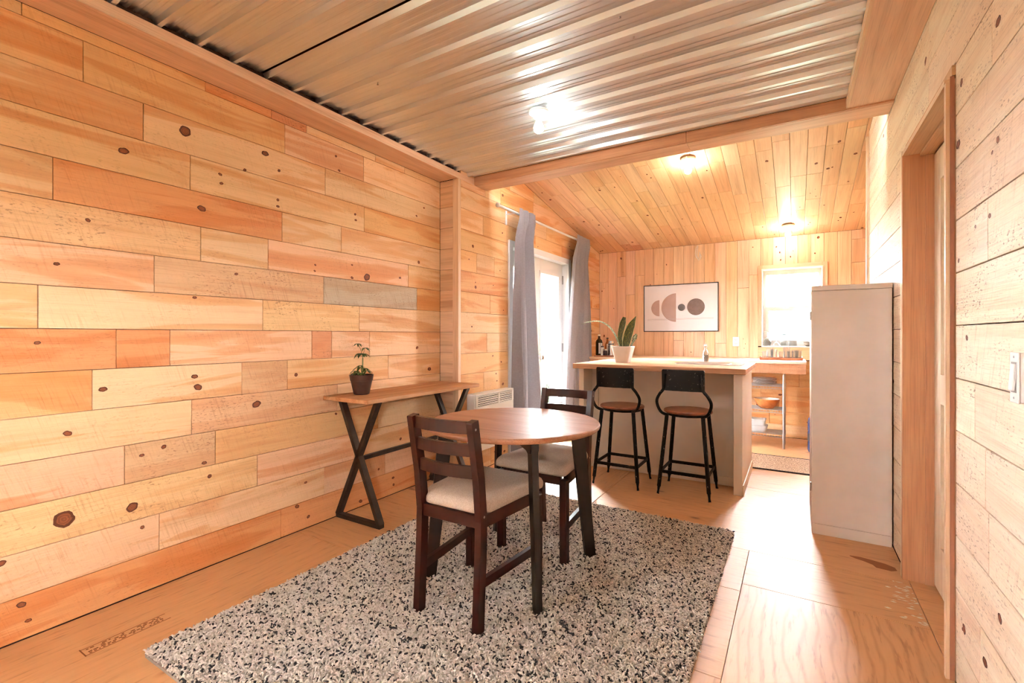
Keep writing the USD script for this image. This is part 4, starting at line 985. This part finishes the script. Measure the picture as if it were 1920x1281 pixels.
# ---- picture
pc = thing('picture', 'framed abstract print of half discs and circles on the back wall', 'picture', (-1.2615, YB - .0005, 1.5155))
obj('frame', [bx(-.455, .455, -.022, 0, -.303, -.293, .001), bx(-.455, .455, -.022, 0, .293, .303, .001), bx(-.455, -.446, -.022, 0, -.293, .293, .001), bx(.446, .455, -.022, 0, -.293, .293, .001)], 'picture_frame', pc)
obj('print', bx(-.446, .446, -.014, -.002, -.293, .293), 'print_paper', pc)
yy = (-.0146, -.0138)
def half(cx_, cz_, r):
    return Polygon([(cx_, cz_ - r)] + [(cx_ - r * math.sin(a), cz_ - r * math.cos(a)) for a in np.linspace(0, math.pi, 40)])
for nm, poly, mt, dy in (('half_disc', half(-.2525, .001, .104), 'print_taupe', 0), ('half_disc', half(-.0455, .004, .182), 'print_taupe', 0), ('small_disc', Point(.022, .0045).buffer(.044), 'print_slate', 0), ('large_disc', Point(.194, .006).buffer(.104), 'print_brown', 0)):
    obj(nm, prism(poly, 'y', *yy), mt, pc)
for z0, z1 in ((-.141, -.130), (-.157, -.143), (-.148, -.136)): obj('drawn_line', prism(LineString([(-.404, z0), (.398, z1)]).buffer(.0011), 'y', -.0150, -.0138), 'print_line', pc)

# ---- outlet, loose cable
ot = thing('power_outlet', 'white duplex power outlet on the back wall', 'outlet', (-.614, YB, 1.033))
obj('cover_plate', bx(-.036, .036, -.006, 0, 0, .114, .002), 'white_plastic', ot)
for z in (.034, .080):
    rc = obj('receptacle', T(R(lathe([(0, 0), (.0165, 0), (.0165, .0025), (0, .003)], 20), 90, (1, 0, 0)), 0, -.006, z), 'white_plastic', ot)
    obj('slots', [bx(-.008, -.006, -.0096, -.0086, z - .002, z + .007), bx(.006, .008, -.0096, -.0086, z - .002, z + .007), bx(-.002, .002, -.0096, -.0086, z - .011, z - .007)], 'dark_rubber', rc)
cbk = thing('loose_cable', 'white electrical cables hanging from the top of the back wall', 'cable', (-1.05, YB - .02, 2.2))
obj('wire', tube(spline([(.0, .019, .085), (-.014, -.006, .05), (-.02, -.012, -.02), (.0, -.014, -.075), (.028, -.012, -.06), (.03, -.01, .0)], 7), .006, 7), 'cable_white', cbk, smooth=True)
obj('wire', tube(spline([(.005, .019, .08), (.002, -.012, .02), (.0, -.016, -.05), (.02, -.02, -.1), (.045, -.016, -.07), (.04, -.012, -.03)], 7), .006, 7), 'cable_white', cbk, smooth=True)

# ---- rear counter with things on it
CZ = .90
rc_ = thing('counter', 'long back counter with pale worktop and rough wood apron', 'counter')
obj('worktop', bx(-2.198, .092, 5.50, 6.204, CZ - .024, CZ, .003), 'table_wood', rc_, tone=S(236, 206, 180), wc=lambda p: p + [5, 2, 1])
obj('apron', bx(-2.19, .088, 5.512, 5.532, CZ - .125, CZ - .0245, .001), 'pine_rough', rc_, tone=S(176, 128, 94), wc=cw(0, 31))
obj('apron_end', bx(.072, .088, 5.533, 6.20, CZ - .125, CZ - .0245, .001), 'pine_sawn', rc_, tone=TONES['L'], wc=cw(1, 32))
obj('ledger', bx(-2.19, .07, 6.165, 6.204, CZ - .125, CZ - .0245), 'pine_sawn', rc_, tone=TONES['O'], wc=cw(0, 33))
for x in (-2.18, -1.45, -.75): obj('post', bx(x, x + .04, 5.535, 5.575, 0, CZ - .0245), 'pine_sawn', rc_, tone=TONES['O'], wc=cw(2, 34))
cbd = obj('cutting_board', bx(-2.175, -1.94, 5.60, 5.85, CZ + .0005, CZ + .013, .004), 'red_board'); tag(cbd, 'reddish cutting board under the bottles on the back counter', 'cutting board')
b1 = thing('bottle', 'dark olive oil bottle with white label near the curtain', 'bottle', (-2.15, 5.72, CZ + .0135))
obj('glass_body', lathe([(0, 0), (.041, 0), (.044, .004), (.044, .165), (.036, .19), (.018, .207), (.0145, .215), (.0145, .236), (.017, .238), (.017, .243), (0, .243)], 28), 'dark_bottle_glass', b1, smooth=40)
obj('cap', lathe([(0, .2435), (.0165, .2435), (.0165, .262), (0, .263)], 16), 'porcelain', b1, smooth=40)
a = np.radians(np.arange(-80, -9, 7)); lab = Polygon([(.0448 * math.cos(t), .0448 * math.sin(t)) for t in a] + [(.0444 * math.cos(t), .0444 * math.sin(t)) for t in a[::-1]])
lb = obj('label', prism(lab, 'z', .02, .155), 'paper_label', b1)
pm = []
for k in range(5):
    zc = .062 + .019 * k; t0, t1 = math.radians(-52 + 5 * (k % 2)), math.radians(-38 - 3 * (k % 3))
    aa = np.linspace(t0, t1, 4); pm.append(prism(Polygon([(.0453 * math.cos(t), .0453 * math.sin(t)) for t in aa] + [(.0449 * math.cos(t), .0449 * math.sin(t)) for t in aa[::-1]]), 'z', zc, zc + .010))
obj('print_marks', pm, 'dark_print', lb)
b2 = thing('bottle', 'clear bottle of amber syrup behind the small jars', 'bottle', (-2.068, 5.80, CZ + .0135))
obj('glass_body', lathe([(0, 0), (.034, 0), (.036, .005), (.036, .11), (.03, .14), (.014, .175), (.012, .205), (0, .205)], 24), 'amber_liquid', b2, smooth=40)
obj('cap', lathe([(0, .2055), (.014, .2055), (.014, .222), (0, .223)], 14), 'dark_print', b2, smooth=40)
b3 = thing('jar', 'small jar with pale label between the bottles', 'jar', (-2.087, 5.665, CZ + .0135))
obj('glass_body', lathe([(0, 0), (.019, 0), (.021, .003), (.021, .09), (.017, .1), (0, .1)], 20), 'paper_label', b3, smooth=40)
obj('lid', lathe([(0, .1005), (.018, .1005), (.018, .118), (0, .118)], 16), 'dark_jar', b3, smooth=40)
b4 = thing('jar', 'squat dark jar with metal lid on the cutting board', 'jar', (-2.044, 5.65, CZ + .0135))
obj('glass_body', lathe([(0, 0), (.026, 0), (.028, .004), (.028, .05), (.022, .06), (0, .06)], 20), 'dark_jar', b4, smooth=40)
obj('lid', lathe([(0, .0605), (.024, .0605), (.024, .08), (0, .081)], 16), 'brushed_steel', b4, smooth=40)
b5 = thing('jar', 'tall pale spice jar left of the steel shaker', 'jar', (-2.03, 5.73, CZ + .0135))
obj('glass_body', lathe([(0, 0), (.022, 0), (.023, .003), (.023, .125), (0, .125)], 20), 'paper_label', b5, smooth=40)
obj('lid', lathe([(0, .1255), (.023, .1255), (.022, .143), (0, .144)], 16), 'porcelain', b5, smooth=40)
b6 = thing('shaker', 'tall steel shaker with black collar beside the snake plant pot', 'shaker', (-1.985, 5.70, CZ + .0135))
obj('body', lathe([(0, 0), (.034, 0), (.036, .004), (.036, .135), (0, .135)], 28), 'chrome', b6, smooth=40)
obj('collar', lathe([(0, .1355), (.0375, .1355), (.0375, .147), (0, .147)], 24), 'dark_rubber', b6, smooth=40)
obj('cap', lathe([(0, .1475), (.039, .1475), (.040, .160), (.036, .180), (.02, .186), (0, .187)], 24), 'chrome', b6, smooth=40)

# ---- tray of glasses
ty = thing('tray', 'wooden tray of drinking glasses on the right end of the back counter', 'tray', (-.13, 5.88, CZ + .0005))
obj('base', bx(-.205, .19, -.11, .11, 0, .01, .002), 'red_board', ty)
obj('rim', [bx(-.205, .19, -.115, -.105, 0, .026, .002), bx(-.205, .19, .105, .115, 0, .026, .002)], 'red_board', ty)
for x in (-.205, .182): obj('handle', [bx(x, x + .010, -.105, .105, 0, .034, .002)], 'red_board', ty)
def tumbler(label, x, y, z, r=.036, h=.085, group=None):
    t = thing('tumbler', label, 'glass', (x, y, z))
    obj('glass_wall', lathe([(0, .0), (r * .8, 0), (r * .86, .004), (r, h), (r - .0022, h), (r * .82, .009), (0, .007)], 24), 'clear_glass', t, smooth=40)
    return t
gz = CZ + .011
for nm, x, y, r, h in (('leftmost', -.285, 5.84, .033, .078), ('second from left', -.205, 5.85, .036, .10), ('third from left', -.128, 5.83, .033, .082), ('fourth from left', -.052, 5.84, .034, .085), ('rightmost', .02, 5.84, .034, .092)):
    tumbler(f'clear drinking glass standing front row on the tray, {nm}', x, y, gz, r, h)
for nm, x, y, r, h in (('left', -.245, 5.925, .036, .115), ('middle', -.085, 5.93, .035, .128), ('right', -.005, 5.93, .034, .095)):
    tumbler(f'clear drinking glass standing back row on the tray, {nm} one', x, y, gz, r, h)

# ---- things on the window sill
sz = WZ0 + .0005
g1 = thing('wine_glass', 'tall upturned wine glass in the left corner of the window sill', 'glass', (-.285, 6.27, sz))
obj('bowl', lathe([(.034, 0), (.038, .02), (.041, .045), (.036, .075), (.02, .095), (.005, .102), (.005, .099), (.018, .092), (.034, .073), (.039, .045), (.036, .02), (.0325, 0), (.034, 0)], 24), 'clear_glass', g1, smooth=True)
obj('stem', lathe([(0, .10), (.004, .101), (.0035, .165), (.032, .170), (.033, .172), (0, .173)], 20), 'clear_glass', g1, smooth=40)
g2 = thing('wine_glass', 'short upturned cocktail glass on the window sill beside the clip jar', 'glass', (-.192, 6.275, sz))
obj('bowl', lathe([(.05, 0), (.032, .025), (.006, .048), (.004, .052), (.004, .046), (.03, .022), (.0485, 0), (.05, 0)], 24), 'clear_glass', g2, smooth=True)
obj('stem', lathe([(0, .05), (.0035, .052), (.0032, .108), (.033, .113), (.034, .115), (0, .116)], 20), 'clear_glass', g2, smooth=40)
g3 = thing('jar', 'glass clip jar with dark rim on the window sill', 'jar', (-.118, 6.275, sz))
obj('glass_body', lathe([(0, 0), (.03, 0), (.033, .004), (.033, .11), (.028, .125), (.0255, .125), (.0305, .108), (.0305, .006), (0, .004)], 24), 'clear_glass', g3, smooth=40)
obj('lid', lathe([(0, .126), (.033, .126), (.034, .131), (.032, .136), (0, .138)], 24), 'dark_rubber', g3, smooth=40)
g4 = thing('jar', 'wide glass jar with two dark bands on the window sill', 'jar', (-.03, 6.27, sz))
obj('glass_body', lathe([(0, 0), (.037, 0), (.041, .005), (.042, .085), (.038, .115), (.0355, .115), (.0395, .083), (.038, .007), (0, .005)], 24), 'clear_glass', g4, smooth=40)
obj('band', lathe([(.0425, .082), (.044, .082), (.044, .089), (.0425, .089), (.0425, .082)], 24), 'dark_rubber', g4, smooth=40)
obj('band', lathe([(0, .1155), (.04, .1155), (.04, .1225), (0, .1225)], 24), 'dark_rubber', g4, smooth=40)
g5 = thing('bowl', 'small grey bowl on the window sill beside the cabinet', 'bowl', (.125, 6.27, sz))
obj('bowl_wall', lathe([(0, 0), (.022, 0), (.045, .018), (.058, .05), (.0555, .05), (.043, .021), (.02, .004), (0, .004)], 28), 'bowl_grey', g5, smooth=40)

# ---- wire shelf with dishes
ws = thing('wire_shelf', 'small chrome wire shelf unit under the back counter', 'shelf', (-.34, 5.69, 0))
HX, HY = .235, .125
for sx in (-1, 1):
    for sy in (-1, 1): obj('post', tube([(sx * HX, sy * HY, 0), (sx * HX, sy * HY, .755)], .0115, 10), 'zinc_wire', ws, smooth=40)
for z in (.115, .365, .612):
    ms = []
    for dz in (0, .03):
        for y in (-HY, HY): ms.append(bar((-HX, y, z + dz), (HX, y, z + dz), .005, .005))
        for x in (-HX, HX): ms.append(bar((x, -HY, z + dz), (x, HY, z + dz), .005, .005))
    for x in np.linspace(-HX, HX, 19):
        for y in (-HY, HY): ms.append(bar((x, y, z), (x, y, z + .03), .003, .003))
    for y in np.linspace(-HY, HY, 11)[1:-1]: ms.append(bar((-HX, y, z + .03), (HX, y, z + .03), .003, .003))
    obj('wire_tray', ms, 'zinc_wire', ws)
    for sx in (-1, 1):
        for sy in (-1, 1): obj('collar', tube([(sx * HX, sy * HY, z - .008), (sx * HX, sy * HY, z + .04)], .0155, 10), 'zinc_wire', ws, smooth=40)
names = ['bottom', 'fourth from the top', 'third from the top', 'second from the top', 'topmost']
pl0 = None
for k in range(5):
    lab = f'white round plate, {names[k]} of the stack on the wire shelf'
    loc = (-.285, 5.66, .645 + .0135 * k)
    if pl0 is None:
        pl0 = thing('plate', lab, 'plate', loc, 0, 'plates stacked on the wire shelf')
        obj('dish', lathe([(0, 0), (.06, 0), (.066, .002), (.09, .008), (.115, .014), (.117, .0165), (.113, .0165), (.088, .0115), (.064, .006), (0, .005)], 40), 'plate_white', pl0, smooth=40)
    else: dup(pl0, lab, loc)
bw = thing('bowl', 'orange-brown wooden bowl with pale inside on the wire shelf', 'bowl', (-.262, 5.65, .398))
obj('bowl_wall', lathe([(0, 0), (.055, 0), (.062, .004), (.095, .035), (.118, .085), (.121, .1), (.1185, .1015), (.1165, .1)], 40), 'bowl_wood', bw, smooth=40)
obj('bowl_lining', lathe([(.1165, .1), (.114, .086), (.092, .038), (.058, .008), (0, .007)], 40), 'bowl_inside', bw, smooth=40)
def tub(label, x, y, z, w, d, h):
    t = thing('food_container', label, 'container', (x, y, z))
    r_ = outline(sbox(-w / 2, -d / 2, w / 2, d / 2).buffer(-.015).buffer(.015), 40)
    obj('box', loft(r_, [(.88, 0), (.90, .002), (1, h), (.975, h), (.87, .004)], cap_t=True), 'clear_plastic', t, smooth=40)
    obj('lid', loft(r_, [(1.0, h + .0005), (1.03, h + .002), (1.03, h + .008), (.98, h + .010)]), 'clear_plastic', t, smooth=40)
tub('clear lidded plastic container, lower of two on the bottom wire shelf', -.36, 5.66, .149, .21, .15, .055)
tub('clear lidded plastic container, upper of two on the bottom wire shelf', -.37, 5.66, .2155, .2, .14, .055)

# ---- kitchen mat, water jug
mt_ = thing('floor_mat', 'brown speckled doormat on the kitchen floor between island and counter', 'mat', (-.17, 4.89, 0))
obj('pile', bx(-.47, .40, -.262, .275, .0005, .010, .004), 'mat_brown', mt_)
obj('border', [bx(-.48, .41, -.275, -.2625, .0003, .012, .002), bx(-.48, .41, .2755, .285, .0003, .012, .002)], 'mat_edge', mt_)
jg = thing('water_jug', 'blue water jug half hidden behind the grey cabinet', 'jug', (.235, 5.56, 0))
prof = [(0, .004), (.11, 0), (.128, .008), (.134, .03), (.134, .10), (.129, .108), (.134, .116), (.134, .20), (.129, .208), (.134, .216), (.134, .30), (.128, .335), (.10, .37), (.05, .39), (.03, .40), (.027, .43), (0, .43)]
obj('body', lathe(prof, 40), 'blue_plastic', jg, smooth=40)
obj('cap', lathe([(0, .4305), (.031, .4305), (.031, .458), (0, .46)], 20), 'white_plastic', jg, smooth=40)
obj('label', T(prism(Polygon([(.1347 * math.cos(t), .1347 * math.sin(t)) for t in np.radians(np.arange(165, 246, 5))] + [(.1342 * math.cos(t), .1342 * math.sin(t)) for t in np.radians(np.arange(245, 164, -5))]), 'z', .12, .195), 0, 0, 0), 'dark_print', jg)
